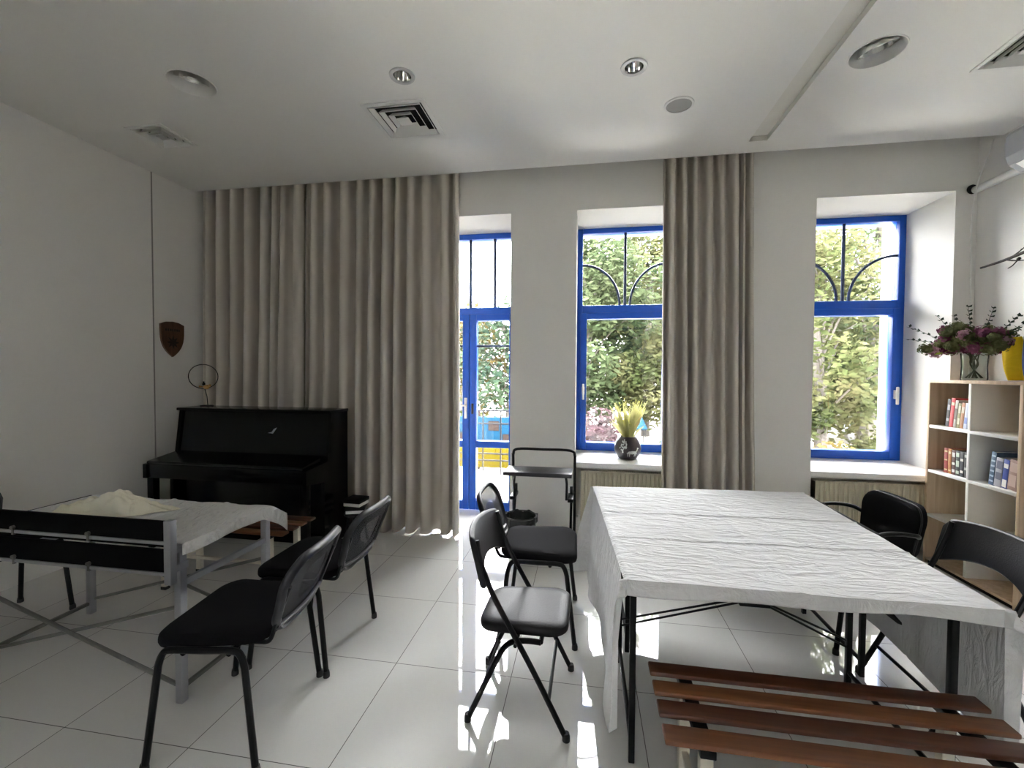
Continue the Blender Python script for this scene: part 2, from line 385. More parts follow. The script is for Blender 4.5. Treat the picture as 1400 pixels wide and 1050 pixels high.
q = thing('window_3', 'added unseen window behind the viewer letting in fill light', 'window'); q['kind'] = 'structure'
wm = MB()
for x0, x1, z0, z1 in ((ra, ra + .05, .8, 2.7), (rb0 - .05, rb0, .8, 2.7), (ra + .05, rb0 - .05, .8, .85), (ra + .05, rb0 - .05, 2.65, 2.7)): wm.box(x0, x1, YB - .16, YB - .10, z0, z1, .004)
obj('window_frame', wm, M['blue'], q); obj('window_pane', MB().box(ra + .05, rb0 - .05, YB - .135, YB - .13, .85, 2.65), M['pane'], q)
struct('trim_1', MB().box(XL, XL + .004, 3.364, 3.374, 0, ZC), M['joint'], 'thin grey vertical joint on the left wall', 'trim')

# ceiling: one plasterboard slab with round, square and slot openings
def circ(cx, cy_, r, n=28): return [(cx + r * math.cos(2 * PI * k / n), cy_ + r * math.sin(2 * PI * k / n)) for k in range(n)]
def sqr(x0, x1, y0, y1): return [(x0, y0), (x1, y0), (x1, y1), (x0, y1)]
SPOTS = [(-1.085, 2.515, .060), (.262, 2.648, .060)]
BIGS = [(-2.39, 2.385, .125), (1.555, 2.735, .125)]
VENTS = [(-1.475, -1.035, 2.735, 3.18), (-3.30, -2.99, 2.725, 3.04), (2.175, 2.50, 2.665, 2.985)]
SLOT = (1.205, 1.335, -2.2, 3.62)
holes = [circ(x, y, r) for x, y, r in SPOTS] + [circ(x, y, r) for x, y, r in BIGS] + [sqr(a + .03, b - .03, c + .03, d - .03) for a, b, c, d in VENTS] + [sqr(*SLOT)]
pv, pe = [], []
for loop in [sqr(XL, XR, YB, YC)] + holes:
    o_ = len(pv); n_ = len(loop); pv += [Vector(p) for p in loop]; pe += [(o_ + k, o_ + (k + 1) % n_) for k in range(n_)]
cv, _, cf, *_ = delaunay_2d_cdt(pv, pe, [], 0, 1e-5)
def inside(p, poly):
    c = False; n = len(poly)
    for i in range(n):
        a, b = poly[i], poly[(i + 1) % n]
        if (a[1] > p[1]) != (b[1] > p[1]) and p[0] < (b[0] - a[0]) * (p[1] - a[1]) / (b[1] - a[1]) + a[0]: c = not c
    return c
cb = MB(); tri = []
for f in cf:
    ctr = sum((cv[i] for i in f), Vector((0, 0))) / len(f)
    if not any(inside(ctr, h) for h in holes): tri.append(f)
cb.add([(p.x, p.y, ZC) for p in cv], tri)
cb.add([(XL, YC, ZC), (XR, YC, ZC), (XR, YC, Z1), (XL, YC, Z1)], [(0, 1, 2, 3)])
cb.add([(XL, YB, Z1), (XR, YB, Z1), (XR, YO, Z1), (XL, YO, Z1)], [(0, 1, 2, 3)])
cb.box(XL - .3, XR + .3, YB - .3, YO, Z1 + .01, Z1 + .2)
for h in holes[:4]:
    n_ = len(h); cb.add([(p[0], p[1], ZC) for p in h] + [(p[0], p[1], ZC + .14) for p in h], [(k, (k + 1) % n_, n_ + (k + 1) % n_, n_ + k) for k in range(n_)] + [tuple(range(n_, 2 * n_))])
struct('ceiling', cb, M['ceil'], 'white suspended ceiling with recessed lights and vents', 'ceiling', smooth=False)
sl = MB(); a, b, c, d = SLOT; zt = ZC + .038
sl.add([(a, c, ZC), (b, c, ZC), (b, d, ZC), (a, d, ZC), (a, c, zt), (b, c, zt), (b, d, zt), (a, d, zt)], [(0, 1, 5, 4), (1, 2, 6, 5), (2, 3, 7, 6), (3, 0, 4, 7), (4, 5, 6, 7)])
struct('trim_2', sl, M['channel'], 'long recessed pale channel running along the ceiling', 'ceiling channel', smooth=False)

# ------------------------------------------------------------------ windows and door
def bars_mb(rects, y0, y1, bev=.004):
    m = MB()
    for x0, x1, z0, z1 in rects: m.box(x0, x1, y0, y1, z0, z1, bev)
    return m

def make_window(n, w, label, hside):
    x0, x1, z0, z1 = w; z0 += .012
    t = thing('window_%d' % n, label, 'window', (0, 0, 0)); t['kind'] = 'structure'
    fw = .052; zt0, zt1 = 2.062, 2.150
    obj('window_frame', bars_mb([(x0, x0 + fw, z0, z1), (x1 - fw, x1, z0, z1), (x0 + fw, x1 - fw, z1 - .05, z1), (x0 + fw, x1 - fw, z0, z0 + .035), (x0 + fw, x1 - fw, zt0, zt1)], FY0, FY1 + .03), M['blue'], t)
    sx0, sx1, sz0, sz1, sw = x0 + fw - .016, x1 - fw + .016, z0 + .02, zt0 + .012, .062
    obj('sash', bars_mb([(sx0, sx0 + sw, sz0, sz1), (sx1 - sw, sx1, sz0, sz1), (sx0 + sw, sx1 - sw, sz1 - sw, sz1), (sx0 + sw, sx1 - sw, sz0, sz0 + sw)], FY0 - .018, FY1, .006), M['blue'], t)
    xm = (x0 + x1) / 2; gb = MB(); yb = FY0 + .03
    gb.tube([(xm, yb, zt1), (xm, yb, z1 - .05)], .0145, 8)
    xi = x0 + fw; rx = xm - xi - .05; rz = (z1 - .05 - zt1) * .57
    for s, xs in ((1, xi), (-1, x1 - fw)):
        gb.tube([(xs + s * rx * math.sin(k / 20 * PI / 2), yb, zt1 + rz * math.cos(k / 20 * PI / 2)) for k in range(21)], .0125, 8)
    obj('glazing_bar', gb, M['navy'], t)
    obj('upper_pane', MB().box(xi, x1 - fw, FY0 + .045, FY0 + .051, zt1, z1 - .05), M['pane'], t)
    obj('lower_pane', MB().box(sx0 + sw, sx1 - sw, FY0 + .035, FY0 + .041, sz0 + sw, sz1 - sw), M['pane'], t)
    hx = sx0 + sw / 2 if hside < 0 else sx1 - sw / 2
    hb = MB().box(hx - .014, hx + .014, FY0 - .034, FY0 - .017, 1.25, 1.33, .004).box(hx - .011, hx + .011, FY0 - .062, FY0 - .044, 1.20, 1.36, .006).tube([(hx, FY0 - .03, 1.31), (hx, FY0 - .052, 1.31)], .009, 8)
    obj('window_handle', hb, M['white_plastic'], t)
    return t
make_window(1, W1, 'middle blue window with the pot of pale grasses before it', -1)
make_window(2, W2, 'right hand blue window beside the bookcase', 1)

def sill(n, w, label):
    m = MB(); x0, x1 = w[0] - .0, w[1] + .0; zf, zb = w[2] - .008, w[2] + .014
    vs = [(x0, YW - .012, zf), (x1, YW - .012, zf), (x1, FY0 + .04, zb), (x0, FY0 + .04, zb)]
    m.add([(a, b, c) for a, b, c in vs] + [(a, b, c - .045) for a, b, c in vs], [(0, 1, 2, 3), (7, 6, 5, 4), (0, 4, 5, 1), (1, 5, 6, 2), (2, 6, 7, 3), (3, 7, 4, 0)])
    struct('windowsill_%d' % n, m, M['reveal'], label, 'windowsill')
sill(1, W1, 'white windowsill carrying the dark round pot')
sill(2, W2, 'white windowsill ending behind the bookcase')

def make_door():
    t = thing('door_1', 'blue double glazed door half hidden by the taupe curtain', 'door'); t['kind'] = 'structure'
    zt0, zt1 = 2.068, 2.150; x0, x1 = DX0, DX1; fw = .05; xm = (x0 + x1) / 2
    obj('door_frame', bars_mb([(x0, x0 + fw, 0, DZ), (x1 - fw, x1, 0, DZ), (x0 + fw, x1 - fw, DZ - .055, DZ), (x0 + fw, x1 - fw, zt0, zt1)], FY0, FY1 + .03), M['blue'], t)
    gb = MB()
    for k in (1, 2, 3): gb.tube([(x0 + (x1 - x0) * k / 4, FY0 + .03, zt1), (x0 + (x1 - x0) * k / 4, FY0 + .03, DZ - .055)], .016, 8)
    obj('glazing_bar', gb, M['navy'], t)
    obj('transom_pane', MB().box(x0 + fw, x1 - fw, FY0 + .045, FY0 + .051, zt1, DZ - .055), M['pane'], t)
    for s in (-1, 1):
        a, b = (x0 + fw - .012, xm - .002) if s < 0 else (xm + .002, x1 - fw + .012)
        so, si = .062, .072
        wl, wr = (so, si) if s < 0 else (si, so)
        lf = obj('door_leaf', bars_mb([(a, a + wl, .012, zt0 + .01), (b - wr, b, .012, zt0 + .01), (a + wl, b - wr, .012, .105), (a + wl, b - wr, zt0 - .055, zt0 + .01), (a + wl, b - wr, .675, .745)], FY0 - .018, FY1, .006), M['blue'], t)
        obj('glazing_bar', MB().box(a + wl, b - wr, FY0 + .01, FY0 + .045, 1.735, 1.757, .003), M['navy'], lf)
        obj('upper_pane', MB().box(a + wl, b - wr, FY0 + .025, FY0 + .031, .745, zt0 - .055), M['pane'], lf)
        obj('lower_pane', MB().box(a + wl, b - wr, FY0 + .025, FY0 + .031, .105, .675), M['pane'], lf)
        if s < 0:
            hx = b - .034
            obj('door_handle', MB().box(hx - .016, hx + .016, FY0 - .03, FY0 - .017, .98, 1.20, .005).tube([(hx, FY0 - .02, 1.12), (hx, FY0 - .06, 1.12), (hx - .05, FY0 - .066, 1.12), (hx - .11, FY0 - .066, 1.115)], .009, 8), M['white_plastic'], lf)
        else:
            obj('lock_cover', MB().box(a + .022, a + .046, FY0 - .028, FY0 - .017, 1.03, 1.14, .004), M['black_plastic'], lf)
    return t
make_door()

# ------------------------------------------------------------------ radiators
def radiator(x0, x1, label):
    t = thing('radiator', label, 'radiator', (0, 0, 0)); z0, z1, y0, y1 = .12, .572, 4.045, 4.125
    n = int((x1 - x0) / .035)
    def fr(u, v):
        x = x0 + (x1 - x0) * u; ph = (u * n) % 1
        return (x, y0 + .012 * (1 if .28 < ph < .72 else (0 if ph < .14 or ph > .86 else .5)) * (1 if .06 < v < .94 else 0), z0 + (z1 - z0) * v)
    m = MB().sheet(n * 7, 16, fr)
    m.box(x0, x1, y0 + .014, y1, z0, z1 - .004); m.box(x0, x0 + .006, y0, y1, z0, z1); m.box(x1 - .006, x1, y0, y1, z0, z1)
    obj('panel', m, M['radiator'], t, ang=25)
    g = MB()
    for k in range(int((x1 - x0) / .018)): g.box(x0 + .006 + k * .018, x0 + .016 + k * .018, y0 + .012, y1 - .004, z1, z1 + .006)
    g.box(x0, x1, y0 + .003, y0 + .012, z1 - .005, z1 + .006); g.box(x0, x1, y1 - .005, y1, z1 - .005, z1 + .006)
    obj('top_grille', g, M['radiator'], t)
    for xb in (x0 + .12, x1 - .15): obj('bracket', MB().box(xb, xb + .03, y1 - .002, 4.1695, .2, .5), M['radiator'], t)
    p = MB().tube([(x0 + .03, y0 + .05, z0 + .03), (x0 - .03, y0 + .05, z0 + .03), (x0 - .03, y0 + .05, 0)], .009, 8).tube([(x0 - .035, y0 + .02, z0 + .03), (x0 - .035, y0 - .04, z0 + .03)], .016, 10)
    obj('valve', p, M['white_plastic'], t)
radiator(-.025, .80, 'cream ribbed radiator under the sill with the pot')
radiator(1.925, 2.80, 'cream ribbed radiator behind the padded chair, under the right window')

# ------------------------------------------------------------------ curtains
def curtain(label, tx0, tx1, bx0, bx1, yt, yb, n, amp0, amp1, seed, zt=3.40, zb=.012, sq=.0):
    rnd = random.Random(seed)
    ws = [rnd.uniform(.55, 1.45) for _ in range(n)]; tot = sum(ws); acc = [0]
    for w in ws: acc.append(acc[-1] + w / tot)
    am = [rnd.uniform(.6, 1.25) for _ in range(n + 1)]; sh = [rnd.uniform(-.5, .5) for _ in range(n + 1)]; dr = [rnd.uniform(-.02, .02) for _ in range(n + 1)]
    def fn(u, v):
        i = min(n - 1, max(0, next((k for k in range(n) if acc[k + 1] >= u), n - 1))); f = (u - acc[i]) / (acc[i + 1] - acc[i])
        e = (1 - v) ** 1.0                                      # v: 1 at the top
        a = (am[i] * (1 - f) + am[i + 1] * f) * (amp0 + (amp1 - amp0) * e)
        th = 2 * PI * (f + .12 * sh[i] * math.sin(PI * f) * e)
        edge = tx0 + (tx1 - tx0) * u; eb = bx0 + (bx1 - bx0) * u
        s = math.sin(th); s = math.copysign(abs(s) ** .8, s)
        x = edge + (eb - edge) * e - min(.017, .085 * ws[i] / tot * abs(tx1 - tx0)) * math.sin(2 * th) * (.75 + .25 * e) + dr[i] * e * math.sin(PI * f)
        y = yt + (yb - yt) * e + a * s + .010 * math.sin(5 * e + 7 * u + seed)
        hem = .010 * math.sin(2 * PI * f + 1) + .008 * math.sin(9 * u + seed) if v == 0 else 0
        return (x, y, zb + (zt - zb) * v + max(0, hem))
    c = obj('curtain', MB().sheet(n * 16, 30, fn), M['curtain'], solid=.004, ang=60)
    return tag(c, label, 'curtain', None)
curtain('taupe curtain hanging beside the left wall behind the piano', -3.775, -2.655, -3.775, -2.665, 3.895, 3.84, 8, .074, .088, 3)
curtain('wide taupe curtain covering the left half of the glazed door', -2.635, -1.135, -2.645, -1.10, 3.888, 3.81, 11, .074, .090, 11)
curtain('bunched taupe curtain between the two windows', .640, 1.325, .675, 1.375, 3.895, 3.865, 8, .072, .088, 5)
struct('curtain_rail', MB().box(XL + .02, XR - .02, 3.875, 3.905, 3.41, 3.435), M['white_plastic'], 'white curtain rail above the ceiling edge', 'curtain rail')

# ------------------------------------------------------------------ ceiling fittings
def vent(v, label):
    x0, x1, y0, y1 = v; cx, cy_ = (x0 + x1) / 2, (y0 + y1) / 2; h = min(x1 - x0, y1 - y0) / 2
    hx, hy = (x1 - x0) / 2, (y1 - y0) / 2
    t = thing('ceiling_vent', label, 'vent', (cx, cy_, ZC))
    def ring(m, k0, z0, k1, z1):
        a, b, c, d = k0 * hx, k0 * hy, k1 * hx, k1 * hy
        vs = [(-a, -b, z0), (a, -b, z0), (a, b, z0), (-a, b, z0), (-c, -d, z1), (c, -d, z1), (c, d, z1), (-c, d, z1)]
        m.add(vs, [(k, (k + 1) % 4, 4 + (k + 1) % 4, 4 + k) for k in range(4)])
    f = MB(); ring(f, 1, 0, 1, -.008); ring(f, 1, -.008, .86, -.008); ring(f, .86, -.008, .86, .03)
    obj('frame', f, M['white_plastic'], t, smooth=False)
    s = MB()
    for k in range(3):
        o = .82 - k * .22
        ring(s, o, -.009, o - .090, .018); ring(s, o, -.009, o - .010, -.012); ring(s, o - .010, -.012, o - .098, .016)
    s.add([(-.2 * hx, -.2 * hy, -.008), (.2 * hx, -.2 * hy, -.008), (.2 * hx, .2 * hy, -.008), (-.2 * hx, .2 * hy, -.008), (0, 0, .03)], [(0, 1, 4), (1, 2, 4), (2, 3, 4), (3, 0, 4), (3, 2, 1, 0)])
    obj('louvre', s, M['white_plastic'], t, smooth=False)
    d = MB(); ring(d, .875, .0, .875, .10); d.box(-.9 * hx, .9 * hx, -.9 * hy, .9 * hy, .09, .11)
    obj('duct', d, M['dark_gap'], t, smooth=False)
vent(VENTS[0], 'large square vent in the middle of the ceiling')
vent(VENTS[1], 'smaller square vent above the left wall')
vent(VENTS[2], 'square vent above the air conditioner')

def spot(p, label):
    x, y, r = p; t = thing('spotlight', label, 'ceiling light', (x, y, ZC))
    obj('trim_ring', MB().lathe([(r + .016, 0), (r + .014, -.006), (r + .002, -.008), (r - .008, -.004), (r - .008, .02)], close=False), M['grey_plastic'], t)
    obj('reflector', MB().lathe([(r - .008, .0), (r - .012, .03), (r - .03, .07), (.012, .085)], close=False), M['chrome'], t)
    obj('bulb', MB().lathe([(.001, .05), (.014, .053), (.018, .07), (.014, .10), (.001, .10)]), M['white_plastic'], t)
spot(SPOTS[0], 'small round recessed spotlight near the large vent')
spot(SPOTS[1], 'small round recessed spotlight near the speaker disc')

def bigspot(p, label, tilt):
    x, y, r = p; t = thing('downlight', label, 'ceiling light', (x, y, ZC))
    obj('housing', MB().lathe([(r + .008, 0), (r + .006, -.004), (r, -.003), (r - .025, .055), (r - .028, .10)], close=False), M['ceil'], t)
    mt = Matrix.Translation((-.045 * math.sin(tilt[1]), .045 * math.sin(tilt[0]), 0)) @ Matrix.Rotation(tilt[0], 4, 'X') @ Matrix.Rotation(tilt[1], 4, 'Y')
    q = MB(); n = 20; vs = []
    prof = [(.092, .022), (.088, .045), (.070, .075), (.03, .10)]
    q.lathe(prof, n=24, close=False, mtx=mt); obj('reflector', q, M['chrome'], t, smooth=False)
    obj('bulb', MB().tube([mt @ Vector((0, 0, .098)), mt @ Vector((0, 0, .045))], .012, 10), M['white_plastic'], t)
bigspot(BIGS[0], 'large tilted downlight above the left table', (.30, .30))
bigspot(BIGS[1], 'large tilted downlight right of the ceiling channel', (.25, -.30))
t = thing('ceiling_speaker', 'flush round grey speaker disc in the ceiling', 'speaker', (.59, 3.06, ZC))
obj('rim', MB().lathe([(.094, 0), (.092, -.006), (.080, -.008), (.080, -.002), (.094, 0)], close=False), M['white_plastic'], t)
obj('grille', MB().lathe([(.081, 0), (.081, -.005), (.05, -.0065), (.001, -.007)]), M['grille_grey'], t)

# ------------------------------------------------------------------ upright piano
P0, P1 = -3.575, -2.10
t = thing('upright_piano', 'black upright piano with closed key lid against the curtain', 'piano', ((P0 + P1) / 2, 3.5, 0))
def px(m): return m
hw = (P1 - P0) / 2
for s in (-1, 1):
    prof = [(-.20, .0), (.16, 0), (.16, 1.115), (-.10, 1.115), (-.155, .72), (-.44, .70), (-.44, .585), (-.20, .56)]
    poly = [(y, z) for y, z in prof]
    xa, xb = (hw - .032, hw) if s > 0 else (-hw, -hw + .032)
    obj('side_panel', MB().prism(poly, lambda u, v, h: (h, u, v), xa, xb), M['black_lacquer'], t, smooth=False)
obj('top_lid', MB().box(-hw - .008, hw + .008, -.125, .165, 1.115, 1.140, .006), M['black_lacquer'], t)
obj('upper_panel', MB().prism([(-.085, 1.113), (-.06, 1.113), (-.112, .73), (-.140, .73)], lambda u, v, h: (h, u, v), -hw + .034, hw - .034), M['black_lacquer'], t, smooth=False)
obj('key_lid', MB().prism([(-.14, .755), (-.16, .765), (-.43, .725), (-.437, .712), (-.43, .702), (-.14, .712)], lambda u, v, h: (h, u, v), -hw + .034, hw - .034), M['black_lacquer'], t, smooth=False)
obj('key_bed', MB().box(-hw + .034, hw - .034, -.43, -.12, .585, .70, .006), M['black_lacquer'], t)
obj('lower_panel', MB().box(-hw + .034, hw - .034, -.155, -.13, .10, .58, .003), M['black_lacquer'], t)
obj('plinth', MB().box(-hw + .034, hw - .034, -.17, .14, .02, .10, .004), M['black_lacquer'], t)
obj('back_frame', MB().box(-hw + .034, hw - .034, .12, .158, .10, 1.11), M['black_paint'], t)
for s in (-1, 1):
    obj('front_leg', MB().box(s * (hw - .045) - .03, s * (hw - .045) + .03, -.42, -.36, 0, .585, .006), M['black_lacquer'], t)
em = MB().prism([(-.035, -.012), (0, -.004), (.02, .022), (.045, .034), (.022, .0), (.01, -.018)], lambda u, v, h: (.19 + u, h, .95 + v), -.113, -.106)
tag(obj('emblem', em, M['steel'], t, smooth=False), 'small silver bird shaped emblem', None)

t = thing('ring_figurine', 'thin wire ring ornament with little brass bird on the piano top', 'figurine', (-3.47, 3.58, 1.140))
obj('base', MB().lathe([(.055, 0), (.055, .006), (.05, .009), (.001, .009)]), M['black_paint'], t)
obj('stand_rod', MB().tube([(.012, 0, .006), (.004, 0, .09), (-.02, 0, .165)], .004, 8), M['black_paint'], t)
obj('ring', MB().tube([(-.035 + .158 * math.sin(2 * PI * k / 48), 0, .275 - .112 * math.cos(2 * PI * k / 48)) for k in range(48)], .0035, 8, closed=True), M['black_paint'], t)
bd = MB().blob((-.0, 0, .178), .028, 10, sq=(1.25, .7, .75)).blob((.034, 0, .192), .013, 8).prism([(-.03, 0), (-.075, .012), (-.07, -.006)], lambda u, v, h: (u, h, .178 + v), -.008, .008)
obj('bird', bd, M['bird_yellow'], t)
obj('small_bird', MB().blob((-.028, 0, .205), .014, 8).blob((-.030, 0, .223), .008, 8), M['black_paint'], t)

# shield plaque on the left wall
t = thing('shield_plaque', 'dark wooden shield plaque hung on the left wall', 'plaque', (XL, 3.54, 1.765))
def shield(k):
    pts = [(-.118, .13), (-.06, .152), (0, .158), (.06, .152), (.118, .13)]
    for i in range(1, 10):
        a = i / 10; pts.append((.118 * (1 - a ** 3.6), .13 - .30 * a ** .95))
    pts.append((0, -.170))
    for i in range(9, 0, -1):
        a = i / 10; pts.append((-.118 * (1 - a ** 3.6), .13 - .30 * a ** .95))
    return [(u * k, v * k) for u, v in pts]
obj('board', MB().prism(shield(1), lambda u, v, h: (h, u, v), .001, .018), M['plaque'], t, smooth=False)
eg = MB()
for k in range(7): eg.box(.018, .0195, -.075 + k * .022, -.062 + k * .022 + (k % 3) * .002, .068, .09)
tag(obj('lettering', eg, M['plaque_dark'], t, smooth=False), 'row of dark engraved letters', None); eg = MB().lathe([(.001, .018), (.014, .018), (.014, .0195), (.001, .0195)], c=(0, 0, -.035), n=16, mtx=Matrix.Rotation(PI / 2, 4, 'Y'))
for k in range(8):
    a = PI / 4 * k; eg.prism([(0, .0), (.012, .03), (0, .066), (-.012, .03)], lambda u, v, h, a=a: (h, u * math.cos(a) - v * math.sin(a), -.035 + u * math.sin(a) + v * math.cos(a)), .018, .0195)
tag(obj('engraving', eg, M['plaque_dark'], t, smooth=False), 'dark engraved star', None)

# ------------------------------------------------------------------ stackable mesh back chairs and the padded chair
def side_frame(m, s, w=.245, z=.445, fx=.150, ft=.205):
    pts = [(ft, s * (w + .014), .012), (fx + .010, s * (w + .001), z - .06), (fx - .005, s * w, z - .018), (fx - .035, s * w, z), (0, s * w, z), (-fx + .035, s * w, z), (-fx + .005, s * w, z - .018), (-fx - .010, s * (w + .001), z - .06), (-ft, s * (w + .014), .012)]
    P = [Vector(p) for p in pts]; Q = [P[0]] + catmull(P[1:8], 4) + [P[8]]
    m.tube(Q, .0125, 10)

def seat_map(u, v, h):      # u forward, v sideways
    z = .463 + h - .010 * max(0, 1 - (u / .2) ** 2) * max(0, 1 - (v / .22) ** 2) * (1 if h > 0 else 0)
    if u > .12: z -= 1.1 * (u - .12) ** 2
    if u < -.12: z += .55 * (u + .12) ** 2
    return (u, v, z)

def stack_chair(name, label, mesh=True, group=None):
    t = thing(name, label, 'chair', (0, 0, 0), 0, group)
    for s in (-1, 1):
        m = MB(); side_frame(m, s); fr = obj('side_frame', m, M['black_paint'], t)
        for q in (-1, 1): obj('rubber_foot', MB().lathe([(.0155, 0), (.0155, .016), (.013, .03)], c=(q * .206, s * .2595, 0), n=12), M['rubber'], fr)
    for x in (.07, -.10): obj('crossbar', MB().tube([(x, -.245, .432), (x, .245, .432)], .010, 8), M['black_paint'], t)
    sp_ = [(.90, -.026), (.985, -.020), (1.0, -.008), (1.0, .004), (.985, .016), (.93, .026), (.72, .031), (.4, .031)]
    ol = [(y, x) for x, y in rrect(.42, .47, .43 if mesh else .40, .085, cy=0 if mesh else -.035)]
    obj('seat', MB().pad(ol, sp_, seat_map), M['black_fabric'], t)
    # back: tilted and curved around the sitter
    def bmap(u, v, h):
        x = (-.245 - (v - .48) * .39 if mesh else -.205 - (v - .48) * .16) + .50 * u * u - h * .95
        return (x, u, v + h * .3)
    if mesh:
        ol = rrect(.39, .445, .295, .098, cx=0, cy=.614)
        fr = obj('back_frame', MB().tube([bmap(u, v, 0) for u, v in ol], .017, 10, closed=True, ry=.012), M['black_plastic'], t)
        obj('back_mesh', MB().pad(rrect(.375, .43, .28, .09, cx=0, cy=.614), [(1, -.003), (.8, -.003), (.5, -.003), (.5, .003), (.8, .003), (1, .003)], bmap), M['mesh'], t)
        obj('lumbar_rail', MB().tube([bmap(-.185 + .37 * k / 12, .502 - .012 * math.sin(PI * k / 12), .004) for k in range(13)], .015, 10, ry=.010), M['black_plastic'], t)
    else:
        ol = rrect(.43, .46, .30, .085, cx=0, cy=.625)
        obj('backrest', MB().pad(ol, [(.9, -.028), (.98, -.022), (1, -.008), (1, .006), (.98, .018), (.9, .028), (.6, .032)], bmap), M['black_fabric'], t)
        obj('piping', MB().tube([bmap(u, v, -.012) for u, v in ol], .0045, 8, closed=True), M['black_vinyl'], t)
    for s in (-1, 1):
        b = MB().tube([(-.08, s * .165, .436), (-.17, s * .170, .434), (-.215, s * .180, .446), bmap(s * .185, .50, .004), bmap(s * .190, .56, .006), bmap(s * .200, .66, .010)], .0085, 8, smooth=5)
        obj('back_support', b, M['black_paint'], t)
        if not mesh:
            a_ = MB().tube([(.10, s * .245, .446), (.075, s * .262, .54), (.045, s * .268, .615), (.0, s * .268, .648), (-.08, s * .268, .655), (-.16, s * .258, .645), bmap(s * .222, .63, -.01)], .0115, 10, smooth=6)
            obj('armrest', a_, M['black_paint'], t)
    return t

GA = 'black mesh back chairs around the tables'
chA = stack_chair('stacking_chair', 'nearest black chair with grey rimmed mesh back, beside the left table', True, GA)
chA.location = (-1.412, 1.625, 0); chA.rotation_euler.z = PI + .15
dup(chA, (-1.425, 2.165, 0), PI + .03, 'black mesh back chair just behind the nearest one, closer to the piano', GA)
dup(chA, (-.248, 2.585, 0), .02, 'black mesh back chair facing the white table, in front of the folding tray', GA)
dup(chA, (-3.305, 1.945, 0), -.02, 'black chair cut off by the left picture edge, beyond the low barrier boards', GA)
chF = stack_chair('padded_chair', 'black padded chair tucked under the white table, backed by the radiator', False)
chF.location = (1.515, 2.790, 0); chF.rotation_euler.z = PI + .03

# ------------------------------------------------------------------ folding chairs
def folding_chair(label, group):
    t = thing('folding_chair', label, 'chair', (0, 0, 0), 0, group)
    w = .212
    for s in (-1, 1):
        m = MB().tube([(.205, s * w, .012), (.075, s * w, .26), (-.045, s * w, .47), (-.105, s * (w - .002), .58), (-.152, s * (w - .006), .70), (-.168, s * (w - .014), .775)], .0115, 10, smooth=6)
        o = obj('front_leg', m, M['black_paint'], t); obj('rubber_foot', MB().lathe([(.0155, 0), (.0155, .02), (.0125, .032)], c=(.207, s * w, 0), n=12), M['rubber'], o)
        m = MB().tube([(-.205, s * (w - .026), .012), (-.11, s * (w - .026), .22), (-.060, s * (w - .026), .32), (-.020, s * (w - .026), .358), (.04, s * (w - .026), .370), (.10, s * (w - .026), .370)], .0115, 10, smooth=6)
        o = obj('rear_leg', m, M['black_paint'], t); obj('rubber_foot', MB().lathe([(.0155, 0), (.0155, .02), (.0125, .032)], c=(-.207, s * (w - .026), 0), n=12), M['rubber'], o)
    obj('stretcher', MB().tube([(.135, -w, .145), (.135, w, .145)], .008, 8), M['black_paint'], t)
    obj('rear_stretcher', MB().tube([(-.15, -w + .026, .13), (-.15, w - .026, .13)], .008, 8), M['black_paint'], t)
    obj('seat_rail', MB().tube([(-.002, -w, .358), (-.002, w, .358)], .008, 8), M['black_paint'], t)
    obj('seat_rail', MB().tube([(.10, -w + .026, .370), (.10, w - .026, .370)], .010, 8), M['black_paint'], t)
    ol = [(y, x + .015) for x, y in rrect(.345, .365, .385, .075)]
    obj('seat', MB().pad(ol, [(.93, -.020), (.99, -.016), (1, -.006), (1, .004), (.985, .013), (.94, .020), (.75, .025), (.4, .026)], lambda u, v, h: (u + .015, v, .394 + h + u * .04)), M['black_vinyl'], t)
    def bm(u, v, h): return (-.192 - (v - .70) * .25 + .75 * u * u - h, u, v - .018)
    # arched back pad: ends reach lower than the middle
    n = 20; top = [(-.235 + .47 * k / n, .818 - .022 * abs(2 * k / n - 1) ** 2.4 - (.03 if k in (0, n) else 0)) for k in range(n + 1)]
    bot = [(-.235 + .47 * k / n, .592 + .064 * (1 - abs(2 * k / n - 1) ** 2) + (.022 if k in (0, n) else 0)) for k in range(n + 1)]
    ol = bot + top[::-1]
    m = MB(); N = n + 1
    vs = []; 
    for h, k in ((-.013, .93), (-.007, 1.), (.007, 1.), (.013, .93)):
        for (a, b) in zip(bot, top):
            c = (a[1] + b[1]) / 2; vs.append(bm(a[0] * (.985 if k < 1 else 1), c + (a[1] - c) * k, h)); vs.append(bm(b[0] * (.985 if k < 1 else 1), c + (b[1] - c) * k, h))
    fs = []; S = 2 * N
    for i in range(n):
        fs.append((2 * i, 2 * i + 1, 2 * i + 3, 2 * i + 2)); fs.append(tuple(3 * S + j for j in (2 * i, 2 * i + 2, 2 * i + 3, 2 * i + 1)))
        for r in range(3):
            fs.append((r * S + 2 * i, r * S + 2 * i + 2, (r + 1) * S + 2 * i + 2, (r + 1) * S + 2 * i)); fs.append((r * S + 2 * i + 1, (r + 1) * S + 2 * i + 1, (r + 1) * S + 2 * i + 3, r * S + 2 * i + 3))
    for r in range(3):
        fs.append((r * S, (r + 1) * S, (r + 1) * S + 1, r * S + 1)); e = 2 * n; fs.append((r * S + e, r * S + e + 1, (r + 1) * S + e + 1, (r + 1) * S + e))
    m.add(vs, fs)
    obj('backrest', m, M['black_vinyl'], t, ang=50)
    return t
GF = 'black padded folding chairs'
fc = folding_chair('black folding chair with glossy seat in the middle of the floor', GF)
fc.location = (-.262, 1.952, 0); fc.rotation_euler.z = -.015
dup(fc, (1.562, 2.180, 0), PI + .02, 'black folding chair with arched back in front of the bookcase', GF)

